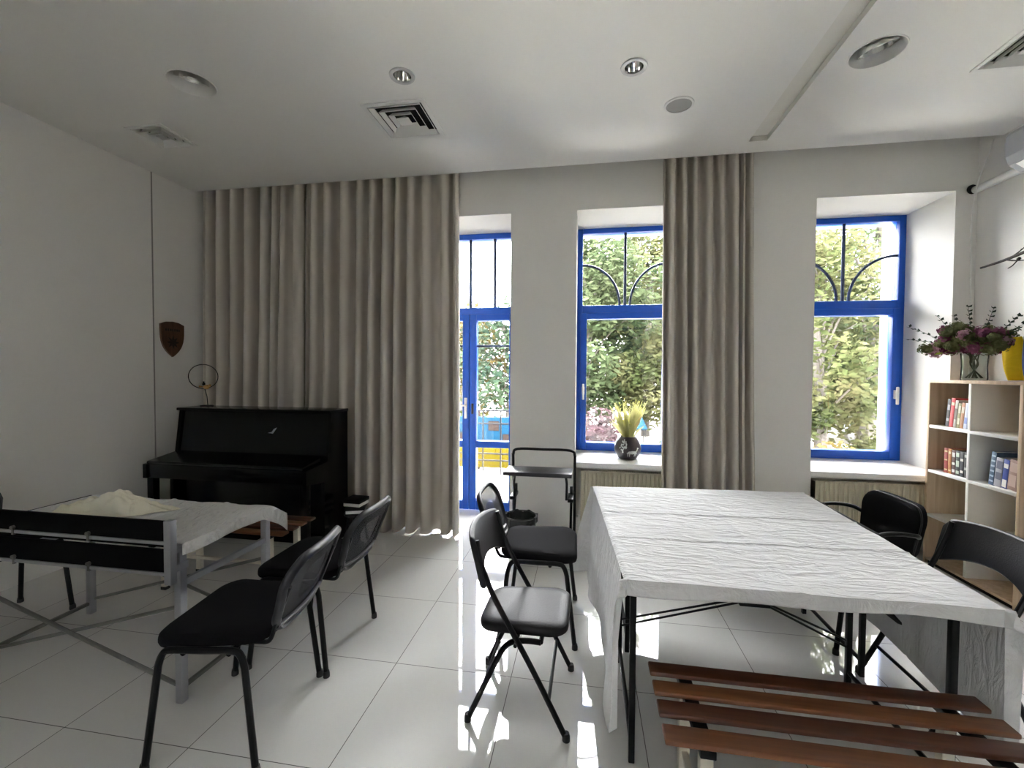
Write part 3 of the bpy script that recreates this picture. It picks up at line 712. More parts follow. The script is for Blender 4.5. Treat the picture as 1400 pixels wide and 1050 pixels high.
# ------------------------------------------------------------------ left table with low boards, and its covers
t = thing('folding_table', 'aluminium legged table with black boards along its near side', 'table', (-2.34, 1.92, 0))
LX0, LX1, LY0, LY1, LZ = -.60, .60, -.275, .275, .712
obj('tabletop', MB().box(LX0 - .01, LX1 + .005, LY0 + .0, LY1 + .01, LZ - .022, LZ, .003), M['board_black'], t)
for sx in (-1, 1):
    for sy_ in (-1, 1):
        x = sx * .590; y = sy_ * .262
        obj('leg', MB().box(x - .017, x + .017, y - .017, y + .017, 0, LZ - .022 if sy_ > 0 else LZ + .003, .003), M['steel'], t)
    obj('end_rail', MB().box(sx * .590 - .011, sx * .590 + .011, -.245, .245, .515, .545, .003), M['steel'], t)
    obj('low_bar', MB().box(sx * .590 - .008, sx * .590 + .008, -.245, .245, .055, .072), M['steel_dark'], t)
for y in (-.262, .262):
    obj('brace', MB().tube([(.575, y - .012, .085), (-.575, y - .012, .435)], .009, 8), M['steel_dark'], t)
    obj('brace', MB().tube([(.575, y + .012, .42), (-.575, y + .012, .085)], .009, 8), M['steel_dark'], t)
yp = -.322
obj('board_post', MB().box(.588, .622, yp - .016, yp + .016, .558, .832, .003).box(.580, .614, yp + .01, -.245, .60, .63).box(.580, .614, yp + .01, -.245, .68, .705), M['steel'], t)
obj('board_post', MB().box(-.642, -.608, yp - .016, yp + .016, .558, .832, .003).box(-.614, -.580, yp + .01, -.245, .60, .63).box(-.614, -.580, yp + .01, -.245, .68, .705), M['steel'], t)
for z0, z1 in ((.742, .828), (.608, .705)):
    b = obj('board', MB().box(-.615, .592, yp - .008, yp + .008, z0, z1, .003), M['board_black'], t)
    obj('edge_rail', MB().box(-.615, .592, yp - .013, yp + .010, z0 - .014, z0, .002), M['steel'], b)
    for x in (-.21, .20): obj('bolt', MB().lathe([(.001, -.006), (.009, -.006), (.009, .006), (.001, .006)], c=(x, yp - .014, z0 + .012), n=12, mtx=Matrix.Rotation(PI / 2, 4, 'X')).box(x - .005, x + .005, yp - .016, yp - .006, z0 - .02, z0 + .012), M['steel_dark'], b)

def lcloth(u, v):
    # u along the table, v across; right end and rear hang over
    Lx = 1.235 + .052; x = -2.915 + u * (1.235 + .10); hang = 0
    xe = -1.725
    z = .7155; y = 1.640 + v * (.585)
    y0_ = y
    if x > xe:
        d = x - xe; L = .05 + .075 * max(0, (v - .80) / .2) ** 1.5
        hang = d / .145 * L if d > 0 else 0; x = xe + .006 + .010 * math.sin(9 * v) * min(1, hang / .05); z -= hang
        if v > .9: x += .07 * (v - .9) / .1 * min(1, d / .03); 
    if v > .96: z -= (v - .96) / .04 * .02
    z += .0022 * math.sin(31 * u) * (1 if hang == 0 else 0) + .0015 * noise.noise(Vector((u * 14, v * 6, 2)))
    if hang == 0: z += .007 * math.exp(-((u - .42) / .008) ** 2) + .006 * math.exp(-((u - .68) / .008) ** 2) + .003 * noise.noise(Vector((u * 26, v * 3, 5.2)))
    return (x, y, z)
tag(obj('table_cover', MB().sheet(150, 36, lcloth), M['grey_cloth'], solid=.0016, ang=38), 'pale grey table cover creased over the aluminium table', 'tablecloth')
def crump(u, v):
    a = 2 * PI * u; r = v
    ex = .30 * (1 + .12 * math.sin(3 * a + 1) + .08 * math.sin(7 * a)); ey = .135 * (1 + .18 * math.sin(2 * a + 2) + .1 * math.sin(5 * a))
    x = -2.50 + ex * r * math.cos(a); y = 1.965 + ey * r * math.sin(a) + .04 * r * math.cos(a)
    h = (1 - r ** 2.4) * .050 + .035 * math.exp(-((x + 2.47) / .07) ** 2 - ((y - 2.0) / .09) ** 2)
    h += .055 * abs(noise.noise(Vector((x * 11, y * 15, .3)))) + .012 * noise.noise(Vector((x * 34, y * 40, 1.3)))
    return (x, y, .7205 + max(.001, h * (1 - r ** 6)))
tag(obj('crumpled_cloth', MB().sheet(90, 26, crump), M['cream_cloth'], ang=70, solid=.001), 'crumpled cream cloth heaped on the left table', 'cloth')

# ------------------------------------------------------------------ slatted benches
def bench(label, n_len, group):
    t = thing('slatted_bench', label, 'bench', (0, 0, 0), 0, group); L = n_len / 2
    ys = [(.122, .184), (.027, .088), (-.064, -.001), (-.166, -.100)]
    for k, (a, b) in enumerate(ys):
        obj('slat', MB().box(-L, L, a, b, .424, .440, .005, seg=3), M['red_wood_light'] if k % 2 else M['red_wood'], t)
    for s in (-1, 1):
        x = s * (L - .115)
        obj('cross_support', MB().box(x - .022, x + .022, -.165, .165, .400, .424, .003), M['black_paint'], t)
        for q in (-1, 1):
            y = q * .135
            lg = obj('leg', MB().box(x - .018, x + .018, y - .016, y + .016, .012, .402, .003), M['cream_metal'], t)
            obj('foot_cap', MB().box(x - .020, x + .020, y - .018, y + .018, 0, .022, .003), M['rubber'], lg)
        obj('end_stretcher', MB().box(x - .010, x + .010, -.12, .12, .16, .18), M['cream_metal'], t)
    obj('long_stretcher', MB().box(-L + .115, L - .115, -.010, .010, .160, .180), M['cream_metal'], t)
    return t
GB = 'red brown slatted benches'
b1 = bench('red brown slatted bench in the foreground, by the white table', 1.015, GB)
b1.location = (.742, 1.43, 0); b1.rotation_euler.z = .0
dup(b1, (-2.375, 2.645, 0), 0, 'red brown slatted bench between the left table and the piano', GB)

# ------------------------------------------------------------------ two black legged folding tables under one cloth
def legs_table(label, loc, hx, hy, ztop, group, braced):
    t = thing('trestle_table', label, 'table', loc, 0, group)
    obj('tabletop', MB().box(-hx, hx, -hy, hy, ztop - .025, ztop, .004), M['board_black'], t)
    for sx in (-1, 1):
        for sy_ in (-1, 1):
            x = sx * (hx - .045); y = sy_ * (hy - .045)
            obj('leg', MB().box(x - .0115, x + .0115, y - .0115, y + .0115, 0, ztop - .025, .003), M['black_paint'], t)
        x = sx * (hx - .045)
        obj('low_bar', MB().tube([(x, -hy + .045, .075), (x, hy - .045, .075)], .010, 8), M['black_paint'], t)
    if braced:
        for q in (-1, 1):
            for sx in (-1, 1): obj('brace', MB().tube([(sx * (hx - .05), hy - .045, .205 + q * .016), (sx * .04, q * .012 + .02, .502)], .005, 8), M['black_paint'], t)
        obj('brace_hinge', MB().box(-.06, .06, -.022, .045, .496, .508, .003), M['black_paint'], t)
        obj('hinge_strut', MB().tube([(0, .012, .505), (0, .012, ztop - .025)], .006, 8), M['black_paint'], t)
    return t
GT = 'black legged tables under the white cloth'
legs_table('nearer black legged table under the white cloth, beside the bench', (.712, 1.975, 0), .568, .335, .716, GT, True)
legs_table('farther black legged table under the white cloth, towards the curtain', (.79, 2.645, 0), .60, .330, .716, GT, False)

CX0, CX1, CY0, CY1, CZ = .135, 1.392, 1.632, 2.985, .7185
def big_cloth(u, v):
    hl, hr, hf, hb = .56, .46, .052, .30
    s = -hl + u * (hl + (CX1 - CX0) + hr); w = -hf + v * (hf + (CY1 - CY0) + hb)
    W, D = CX1 - CX0, CY1 - CY0
    du = -s if s < 0 else (s - W if s > W else 0); sx = -1 if s < 0 else 1
    dv = -w if w < 0 else (w - D if w > D else 0); sv = -1 if w < 0 else 1
    bx = min(max(s, 0), W); by = min(max(w, 0), D)
    # the far edge sits a little higher up the picture to the right: table top is not quite square
    left = .022 - .085 * (by / D); right = -.055 + .03 * (by / D)
    X = CX0 + bx + left * (1 - bx / W) + right * (bx / W); Y = CY0 + by + .09 * (bx / W - .5) * (by / D)
    z = CZ
    z += .0016 * noise.noise(Vector((s * 9, w * 13, .7))) + .005 * (math.exp(-((w - .42 - .01 * s) / .007) ** 2) + math.exp(-((w - .80) / .007) ** 2)) + .003 * math.exp(-((s - .62) / .008) ** 2) + .0035 * noise.noise(Vector((s * 3, w * 9, 4.7))) + .004
    if du or dv:
        if du and dv:
            d = math.hypot(du, dv); k = min(du, dv); out = .006 + .42 * k + .02
            X += sx * out * du / d; Y += sv * out * dv / d; drop = max(du, dv) + .18 * k
            drop = math.sqrt(max(0, drop * drop - (.25 * k) ** 2))
        elif du:
            wv = math.sin(6.5 * w + (1 if sx < 0 else 2.2)) * .5 + math.sin(15 * w) * .22
            X += sx * (.006 + (.030 if sx < 0 else .007) * (du / .5) * (1 + wv)); drop = du
            drop *= 1.0 + .05 * math.sin(4.2 * w + 2)
        else:
            Y += sv * (.008 + .008 * (dv / .05) * math.sin(7 * s) * (dv / .3)); drop = dv * (1 + .10 * math.sin(4 * s + 1) + .08 * math.sin(11 * s)) if sv < 0 else dv
        rr = .012
        z -= drop if drop > rr else drop * drop / (2 * rr) + drop * .5
    return (X, Y, max(z, .03))
tag(obj('tablecloth', MB().sheet(190, 300, big_cloth), M['white_cloth'], solid=.0016, ang=42), 'white creased tablecloth draped over the two joined tables', 'tablecloth')

# ------------------------------------------------------------------ tray stand and waste basket by the window pier
t = thing('folding_tray_stand', 'black folding tray stand with grey tray against the pier', 'tray stand', (-.335, 3.62, 0))
yr = .10
obj('rear_frame', MB().tube([(-.262, yr + .06, .010), (-.262, yr, .70), (-.262, yr, .77), (-.225, yr, .815), (0, yr, .818), (.225, yr, .815), (.262, yr, .77), (.262, yr, .70), (.262, yr + .06, .010)], .0115, 10, smooth=5), M['black_paint'], t)
obj('tray', MB().box(-.300, .245, -.19, .09, .655, .672, .005).box(-.300, .245, -.195, -.185, .65, .682, .003), M['black_plastic'], t)
obj('tray_bracket', MB().tube([(-.225, -.06, .44), (-.225, -.07, .60), (-.19, -.075, .645), (0, -.075, .648), (.165, -.075, .645), (.20, -.07, .60), (.20, -.06, .44)], .010, 10, smooth=5), M['black_paint'], t)
for s in (-1, 1):
    x = s * .236
    obj('front_leg', MB().tube([(x, yr - .01, .50), (x, .0, .30), (x, -.20, .010)], .0105, 10, smooth=4), M['black_paint'], t)
    obj('hinge', MB().box(x - .026, x + .018, -.075, yr + .012, .425, .455, .004), M['black_paint'], t)
    obj('clamp', MB().box(x - .012, x + .012, yr - .03, yr + .014, .44, .52, .004), M['black_paint'], t)
obj('foot_bar', MB().tube([(-.236, -.195, .0105), (.236, -.195, .0105)], .0105, 8), M['black_paint'], t)

t = thing('waste_basket', 'small black wire waste basket with liner beside the tray stand', 'bin', (-.498, 3.50, 0))
g = MB(); rb, rt_, hb = .095, .128, .315
for k in range(30):
    a = 2 * PI * k / 30; g.tube([(rb * math.cos(a), rb * math.sin(a), .006), (rt_ * math.cos(a), rt_ * math.sin(a), hb)], .0016, 5)
for k in range(12):
    f = k / 11; r_ = rb + (rt_ - rb) * f; g.tube([(r_ * math.cos(2 * PI * j / 30), r_ * math.sin(2 * PI * j / 30), .006 + (hb - .006) * f) for j in range(30)], .0016 if k < 11 else .006, 6, closed=True)
g.lathe([(rb, 0), (rb, .006), (.001, .006)], n=30)
obj('wire_body', g, M['basket'], t)
def liner(u, v):
    a = 2 * PI * u; rr = rb - .006 + (rt_ - rb) * min(1, v * 1.05); z = .012 + v * .305
    if v > .92: rr = rt_ + .007 + .006 * math.sin(11 * a); z = .318 + .012 * math.sin(7 * a) - (v - .96) * 1.4
    rr -= .005 * (1 + math.sin(9 * a + 3 * v))
    return (rr * math.cos(a), rr * math.sin(a), z)
obj('bin_liner', MB().sheet(60, 25, liner), M['bag'], t, ang=60)

# stool with stacked boxes beside the piano
t = thing('low_stool', 'low dark stool half hidden between piano and curtain', 'stool', (-1.93, 3.50, 0))
obj('stool_top', MB().lathe([(.085, .235), (.10, .24), (.10, .258), (.085, .265), (.001, .265)]), M['black_vinyl'], t)
for k in range(4):
    a = PI / 4 + PI / 2 * k; obj('leg', MB().tube([(.095 * math.cos(a), .095 * math.sin(a), 0), (.065 * math.cos(a), .065 * math.sin(a), .24)], .010, 8), M['black_paint'], t)
for k, (z0, z1, rz, lab) in enumerate(((.265, .325, .35, 'lower white edged black box on the low stool'), (.325, .385, -.05, 'upper white edged black box on the low stool'))):
    q = thing('storage_box', lab, 'box', (-1.93, 3.50, z0), rz, 'white edged boxes beside the piano')
    obj('box_body', MB().box(-.075, .075, -.075, .075, 0, .028, .003), M['white_plastic'], q); obj('lid', MB().box(-.079, .079, -.079, .079, .028, z1 - z0, .004), M['black_vinyl'], q)

# ------------------------------------------------------------------ bookcase against the right wall
BX, BD, BY0, BY1, BZ = 2.650, .335, 3.165, 3.925, 1.432
t = thing('bookcase', 'light oak bookcase with white shelves against the right wall', 'bookcase', (BX + BD / 2, (BY0 + BY1) / 2, 0))
hx, hy = BD / 2, (BY1 - BY0) / 2; th = .022; ym = 0.0
for s in (-1, 1): obj('side_panel', MB().box(-hx, hx, s * hy - (th if s > 0 else 0), s * hy + (0 if s > 0 else th), 0, BZ - th, .0015), M['oak'], t)
obj('top_panel', MB().box(-hx, hx, -hy, hy, BZ - th, BZ, .0015), M['oak'], t)
obj('back_panel', MB().box(hx - .008, hx, -hy + th, hy - th, .05, BZ - th), M['shelf_white'], t)
zs = [.046, .392, .738, 1.084]
for k, z in enumerate(zs):
    obj('shelf' if k else 'base_panel', MB().box(-hx + .002, hx - .008, -hy + th, hy - th, z - th if k else .03, z, .001), M['shelf_white'] if k else M['oak'], t)
obj('plinth', MB().box(-hx + .02, -hx + .035, -hy + th, hy - th, 0, .03), M['brown'], t)
for k in range(4):
    z1 = (zs + [BZ])[k + 1] - th
    obj('divider', MB().box(-hx + .002, hx - .008, ym - .011, ym + .011, zs[k], z1, .001), M['shelf_white'], t)

def book(label, y, z, thick, h, depth, col, lean, name='book', bands=(), group=None, setback=.03):
    """spine faces the room (-X); lean tips the top towards the window wall"""
    cover = mat('cover ' + label[:28], col, .45, var=.08, vscale=20)
    t_ = thing(name, label, 'book', (BX + setback, y, z), 0, group); t_.rotation_euler = (lean, 0, 0)
    m = MB().box(0, .004, 0, thick, 0, h, .001).box(0, depth, 0, .0025, 0, h).box(0, depth, thick - .0025, thick, 0, h)
    obj('cover', m, cover, t_); obj('pages', MB().box(.004, depth - .004, .0025, thick - .0025, .003, h - .003), M['page'], t_)
    if bands:
        b_ = MB()
        for (f0, f1) in bands: b_.box(-.0008, 0, .12 * thick, .88 * thick, h * f0, h * f1)
        obj('spine_print', b_, mat('print ' + label[:28], bands_col.get(label, (.6, .55, .45)), .5), t_)
    return t_
bands_col = {}
yc = (BY0 + BY1) / 2
def row(y_start, z, items, group):
    y = y_start
    for (lab, th_, h, dp, col, lean, bands, bc) in items:
        bands_col[lab] = bc
        ext = h * math.sin(lean) if lean < 0 else 0
        book(lab, y - th_, z + (.0 if lean <= 0 else 0) , th_, h, dp, col, lean, bands=bands, group=group)
        y -= th_ * math.cos(lean) + .003
# upper left shelf, leaning slightly; order runs from the window side towards the viewer
g1 = 'books on the upper shelf'
row(yc + .245, zs[3] + .001, [
    ('dark grey book, window end of the upper shelf row', .030, .205, .15, (.045, .04, .05), .10, ((.2, .3), (.6, .8)), (.35, .33, .35)),
    ('bright red book second in the upper shelf row', .034, .215, .16, (.55, .035, .045), .10, ((.75, .85),), (.7, .45, .3)),
    ('pale grey book beside the red one on the upper shelf', .026, .200, .15, (.42, .38, .33), .10, ((.3, .7),), (.18, .14, .12)),
    ('olive and cream book in the upper shelf row', .026, .180, .14, (.30, .27, .13), .10, ((.15, .4), (.6, .9)), (.6, .55, .4)),
    ('orange brown book in the upper shelf row', .028, .185, .14, (.42, .20, .10), .10, ((.6, .85),), (.5, .42, .3)),
    ('pale blue white book against the upper divider', .030, .185, .14, (.50, .54, .66), .10, ((.2, .45),), (.2, .25, .5)),
], g1)
g2 = 'books on the middle shelf'
row(yc + .245, zs[2] + .001, [
    ('dark red book, window end of the middle shelf row', .034, .185, .15, (.30, .035, .02), 0, ((.1, .16), (.5, .55), (.84, .9)), (.62, .45, .2)),
    ('orange tan book on the middle shelf', .030, .183, .15, (.45, .17, .04), 0, ((.1, .16), (.8, .9)), (.65, .5, .25)),
    ('brown book with white bands on the middle shelf', .032, .180, .15, (.10, .045, .035), 0, ((.1, .22), (.4, .5), (.72, .9)), (.7, .66, .6)),
    ('black book with green and white bands on the middle shelf', .034, .182, .15, (.02, .025, .02), 0, ((.08, .2), (.36, .6), (.75, .92)), (.45, .52, .42)),
    ('black book with one white title on the middle shelf', .032, .180, .15, (.018, .018, .02), 0, ((.15, .25), (.62, .72)), (.66, .62, .56)),
    ('narrow black book next to the divider, middle shelf', .030, .182, .15, (.022, .02, .02), 0, ((.3, .4), (.8, .9)), (.4, .4, .38)),
], g2)
g3 = 'books right of the divider'
row(yc - .125, zs[2] + .001, [
    ('blue grey ring bound folder right of the divider', .036, .225, .20, (.08, .13, .21), .10, ((.1, .15), (.25, .3), (.4, .45), (.55, .6), (.7, .75), (.85, .9)), (.4, .5, .62)),
    ('grey white book beside the ring bound folder', .050, .190, .17, (.36, .36, .40), .10, ((.25, .5), (.62, .9)), (.12, .13, .18)),
    ('deep blue book with white foot right of the divider', .038, .190, .17, (.04, .07, .30), .10, ((.04, .3), (.7, .85)), (.7, .68, .66)),
    ('pinkish brown picture book, nearest on the right shelf', .060, .195, .17, (.34, .22, .18), .10, ((.12, .5), (.6, .9)), (.5, .36, .3)),
], g3)
q = thing('magazine_file', 'black magazine file behind the books right of the divider', 'file', (BX + .215, yc - .245, zs[2] + .001))
obj('file_body', MB().box(0, .08, -.11, .11, 0, .25, .003), M['black_plastic'], q)

# ------------------------------------------------------------------ vase with bouquet, flag, branch
VX, VY = 2.80, 3.715
t = thing('glass_vase', 'clear glass vase with stems on top of the bookcase', 'vase', (VX, VY, BZ))
obj('glass', MB().lathe([(.001, .001), (.070, .001), (.073, .012), (.070, .10), (.076, .20), (.0735, .20), (.067, .10), (.069, .016), (.001, .014)], close=False, n=36), M['vase_glass'], t)
t = thing('bouquet', 'dried purple and green hydrangea bouquet spreading from the glass vase', 'flowers', (VX, VY, BZ + .012))
rb_ = random.Random(21); st = MB()
heads = []
for k in range(78):
    a = rb_.uniform(0, 2 * PI); q = rb_.uniform(.05, 1) ** .6
    x = -.07 + .17 * q * math.cos(a); y = -.02 + .30 * q * math.sin(a); z = .175 + .20 * (1 - q * q * .5) * rb_.uniform(.2, 1.1)
    x = min(x, .13)
    heads.append((x, y, z))
for k in range(16):
    h = heads[k]; a = rb_.uniform(0, 2 * PI)
    st.tube([(.045 * math.cos(a), .045 * math.sin(a), .006), (-.02 * math.cos(a), -.02 * math.sin(a), .10), (h[0] * .25, h[1] * .25, .19), (h[0] * .9, h[1] * .9, h[2] - .02)], .0035, 6, smooth=4)
obj('stems', st, M['stem'], t)
def petals(m, c, r, n, size):
    for _ in range(n):
        d = Vector((rb_.gauss(0, 1), rb_.gauss(0, 1), rb_.gauss(0, .8))); d.normalize(); p = Vector(c) + d * r * rb_.uniform(.6, 1)
        u = d.orthogonal().normalized(); w = d.cross(u); a = rb_.uniform(0, PI); e1 = (u * math.cos(a) + w * math.sin(a)) * size * rb_.uniform(.7, 1.2); e2 = d.cross(e1.normalized()) * size * .8
        m.add([p - e1, p - e2 * .8 + d * .003, p + e1, p + e2 * .8 + d * .003], [(0, 1, 2, 3)])
pp, pg, pk = 'petal_purple', 'petal_green', 'petal_pink'
for (x, y, z) in heads:
    m = pp if y > .02 and rb_.random() < .8 else (pg if rb_.random() < .6 else (pp if rb_.random() < .8 else pk))
    if y > .10 and rb_.random() < .35: m = pk
    bm_ = MB(); petals(bm_, (x, y, z), rb_.uniform(.036, .056), 60, .014)
    bm_.blob((x, y, z), .030, 8, .15, rb_); obj('bloom', bm_, M[m], t, smooth=False)
lf = MB()
def leafq(m, p, d, L, w):
    d = Vector(d).normalized(); s_ = d.cross(Vector((.3, .2, 1))).normalized(); p = Vector(p); n_ = d.cross(s_)
    m.add([p, p + d * L * .45 + s_ * w + n_ * .003, p + d * L, p + d * L * .45 - s_ * w + n_ * .003], [(0, 1, 2, 3)])
ev = MB()
for (tip, n_) in (((-.27, .24, .40), 6), ((-.30, .19, .30), 6), ((-.16, .12, .47), 5), ((-.05, .0, .52), 6), ((.0, -.14, .49), 6), ((.05, -.26, .42), 6), ((-.03, -.36, .32), 6), ((.02, -.33, .36), 5), ((-.10, .05, .46), 5)):
    b = Vector((tip[0] * .25, tip[1] * .25, .20)); e = Vector(tip); ev.tube([b, (b + e) / 2 + Vector((0, 0, .02)), e], [.0025, .0012], 5, smooth=4)
    for k in range(n_):
        f = .45 + .55 * k / (n_ - 1); p = b.lerp(e, f) + Vector((0, 0, .02 * (1 - abs(2 * f - 1))))
        for s_ in (-1, 1): leafq(ev, p, (e - b).normalized() * .5 + Vector((rb_.uniform(-.4, .4), s_ * rb_.uniform(.5, 1), rb_.uniform(-.2, .7))), .030, .011)
obj('eucalyptus_sprigs', ev, M['leaf_dark'], t, smooth=False)
for (p, d, L, w) in (((-.09, .12, .22), (-.4, .5, -.35), .085, .03), ((-.10, .02, .225), (-.7, .1, -.3), .08, .03), ((-.06, -.12, .23), (-.5, -.5, -.2), .07, .026)): leafq(lf, p, d, L, w)
tag(obj('fresh_leaves', lf, M['leaf_fresh'], t, smooth=False, solid=.001), 'bright green leaves below the blooms', None)

t = thing('table_flag', 'yellow and blue flag standing on the bookcase top', 'flag', (2.80, 3.30, BZ))
obj('stick', MB().tube([(.05, -.12, 0), (.04, -.10, .36)], .005, 8).lathe([(.04, 0), (.04, .012), (.01, .018)], c=(.05, -.12, 0), n=20), M['oak'], t)
def fl(u0, u1):
    return lambda u, v: (.035 + .02 * math.sin(3 * v + 4 * u) - .03 * (u0 + (u1 - u0) * u), -.10 + .33 * (u0 + (u1 - u0) * u) * (.73 + .27 * v), .004 + .27 * v + .05 * (1 - (u0 + (u1 - u0) * u)) * v)
obj('yellow_field', MB().sheet(14, 18, fl(.58, 1.0)), M['yellow_flag'], t, solid=.0015); obj('blue_field', MB().sheet(10, 18, fl(0, .58)), M['blue_flag'], t, solid=.0015)

# bare decorative branch fixed to the right wall
br = MB()
br.tube([(2.93, 3.86, 2.276), (2.93, 3.72, 2.283), (2.925, 3.60, 2.293), (2.91, 3.40, 2.315), (2.93, 3.1, 2.36), (3.0, 2.8, 2.42)], [.007, .016], 8, smooth=5)
br.tube([(2.925, 3.66, 2.288), (2.915, 3.58, 2.262), (2.91, 3.50, 2.245), (2.90, 3.38, 2.215)], [.006, .003], 7, smooth=5)
br.tube([(2.912, 3.555, 2.255), (2.90, 3.575, 2.225), (2.90, 3.605, 2.215)], [.004, .003], 6, smooth=4)
br.tube([(2.922, 3.60, 2.296), (2.91, 3.50, 2.335), (2.90, 3.40, 2.40)], [.0045, .002], 6, smooth=4).tube([(2.91, 3.53, 2.325), (2.91, 3.42, 2.345)], .0025, 6)
br.tube([(2.91, 3.52, 2.249), (2.90, 3.45, 2.243), (2.89, 3.36, 2.25)], [.003, .002], 6, smooth=3)
br.blob((2.905, 3.535, 2.264), .011, 8, .2)
tag(obj('decor_branch', br, M['twig']), 'bare dark branch reaching in from the right above the bouquet', 'branch')

# air conditioner, its pipe cover and a loose cable
t = thing('air_conditioner', 'grey wall mounted air conditioner below the ceiling at right', 'air conditioner', (XR, 3.05, 2.82))
pl = [(0, 0), (-.16, .0), (-.225, .045), (-.245, .10), (-.245, .235), (-.225, .262), (0, .262)]
obj('casing', MB().prism(pl, lambda u, v, h: (u, h, v), -.42, .42), M['ac_grey'], t, smooth=False)
obj('louvre', MB().prism([(-.165, -.002), (-.228, .040), (-.234, .034), (-.172, -.010)], lambda u, v, h: (u, h, v), -.36, .36), M['white_plastic'], t, smooth=False)
obj('intake_slot', MB().box(-.20, -.03, -.38, .38, .2621, .266), M['dark_gap'], t)
t = thing('pipe_cover', 'white pipe cover running from the corner to the air conditioner', 'pipe cover', (0, 0, 0))
obj('cover_pipe', MB().tube([(2.972, 3.995, 2.905), (2.972, 3.2, 2.895), (2.972, 2.75, 2.86)], .028, 14), M['white_plastic'], t)
obj('end_hole', MB().lathe([(.030, 0), (.036, .004), (.036, .012), (.001, .012)], c=(2.955, 3.998, 2.912), n=16, mtx=Matrix.Rotation(PI / 2, 4, 'X')), M['dark_gap'], t)
tag(obj('loose_cable', MB().tube([(2.985, 3.86, 3.224), (2.968, 3.90, 3.08), (2.938, 3.93, 2.90), (2.935, 3.96, 2.6), (2.955, 3.975, 2.2), (2.965, 3.98, 1.7), (2.97, 3.985, 1.0), (2.97, 3.985, .01)], .005, 8, smooth=6), M['white_plastic']), 'thin pale cable hanging down the right rear corner', 'cable')

# ------------------------------------------------------------------ pot of grasses on the middle sill
PXc, PYc, PZ = .405, 4.235, .6735
t = thing('round_pot', 'dark round pot with white animal relief on the middle sill', 'pot', (PXc, PYc, PZ))
obj('pot_body', MB().lathe([(.001, 0), (.075, 0), (.085, .006), (.118, .06), (.124, .10), (.112, .15), (.085, .195), (.075, .205), (.068, .205), (.066, .19), (.001, .18)], n=40, close=False), M['pot'], t)
rf = MB()
def on_pot(u, v, h):
    z = v; prof = [(0, .080), (.06, .118), (.10, .124), (.15, .112), (.195, .085)]
    r_ = prof[-1][1]
    for (z0, r0), (z1, r1) in zip(prof, prof[1:]):
        if z0 <= z <= z1: r_ = r0 + (r1 - r0) * (z - z0) / (z1 - z0); break
    a = -PI / 2 + u / .118; return ((r_ + h) * math.cos(a), (r_ + h) * math.sin(a), z)
def patch(poly):
    poly = [(-.01 + (u + .002) * 1.3, .10 + (v - .085) * 1.25) for u, v in poly]
    cx = sum(p[0] for p in poly) / len(poly); cy_ = sum(p[1] for p in poly) / len(poly); n = len(poly)
    rf.add([on_pot(u, v, .0035) for u, v in poly] + [on_pot(cx, cy_, .0045)] + [on_pot(u, v, -.002) for u, v in poly], [(k, (k + 1) % n, n) for k in range(n)] + [(k, n + 1 + k, n + 1 + (k + 1) % n, (k + 1) % n) for k in range(n)])
patch([(-.01, .055), (.005, .07), (.03, .074), (.06, .072), (.062, .055), (.03, .05)])
for x in (-.004, .008, .046, .056): patch([(x, .058), (x + .008, .058), (x + .006, .03), (x + .002, .03)])
patch([(.056, .07), (.064, .07), (.072, .092), (.066, .094)]); patch([(.064, .09), (.078, .088), (.078, .094), (.068, .098)])
for k in range(26):
    a = rb_.uniform(0, 2 * PI); q = rb_.uniform(0, 1) ** .5 * .035; u, v = -.035 + q * math.cos(a) * .8, .115 + q * math.sin(a) * 1.1
    patch([(u - .005, v), (u, v + .007), (u + .005, v), (u, v - .007)])
patch([(-.038, .085), (-.032, .085), (-.031, .058), (-.039, .058)])
tag(obj('relief', rf, M['pot_white'], t, smooth=False), 'white tree and animal relief', None)
gp = MB(); rg = random.Random(4)
for k in range(120):
    a = rg.uniform(0, 2 * PI); r0 = rg.uniform(0, .05); sp_ = rg.uniform(.02, .15); h = rg.uniform(.14, .36)
    b = Vector((r0 * math.cos(a), r0 * math.sin(a), .185)); m_ = b + Vector((sp_ * .4 * math.cos(a), sp_ * .4 * math.sin(a), h * .6)); e = b + Vector((sp_ * math.cos(a), sp_ * math.sin(a), h))
    w = Vector((-math.sin(a), math.cos(a), 0)) * .0026
    gp.add([b - w, b + w, m_ + w * 1.3, e, m_ - w * 1.3], [(0, 1, 2, 3, 4)])
    if k % 3 == 0:
        for j in range(7):
            f = rg.uniform(.55, 1); p = m_.lerp(e, f); leafq(gp, p, (rg.uniform(-1, 1), rg.uniform(-1, 1), 1.2), .026, .003)
tag(obj('pale_grasses', gp, M['grass_pale'], t, smooth=False, solid=.0006), 'pale yellow dried grasses', None)

# ------------------------------------------------------------------ outside
GZ = -.35
struct('ground', MB().box(-45, 45, -50, 60, GZ - .1, GZ), M['outground'], 'pale bright paving beyond the windows', 'ground')
struct('terrace', MB().box(-4.5, 4.5, YO, 6.42, GZ, -.03), M['outground'], 'pale terrace just outside the glazed door', 'terrace')
t = thing('terrace_railing', 'thin black railing along the terrace outside the door', 'railing', (-2.1, 6.28, -.03))
for z, q in ((.93, .012), (.74, .008), (.30, .008), (.20, .008)): obj('rail', MB().box(-1.5, 1.2, -q, q, z, z + .022), M['black_paint'], t)
for k in range(11):
    x = -1.48 + .265 * k; obj('baluster', MB().box(x - .010, x + .010, -.010, .010, 0, .94), M['black_paint'], t)
t = thing('painted_barrier', 'low blue over yellow painted barrier beyond the railing', 'barrier', (-2.6, 8.0, GZ))
obj('blue_board', MB().box(-2.2, 1.7, -.03, .03, .53, .99, .005), M['paint_blue'], t); obj('yellow_board', MB().box(-2.2, 1.7, -.04, .04, .05, .47, .005), M['paint_yellow'], t)
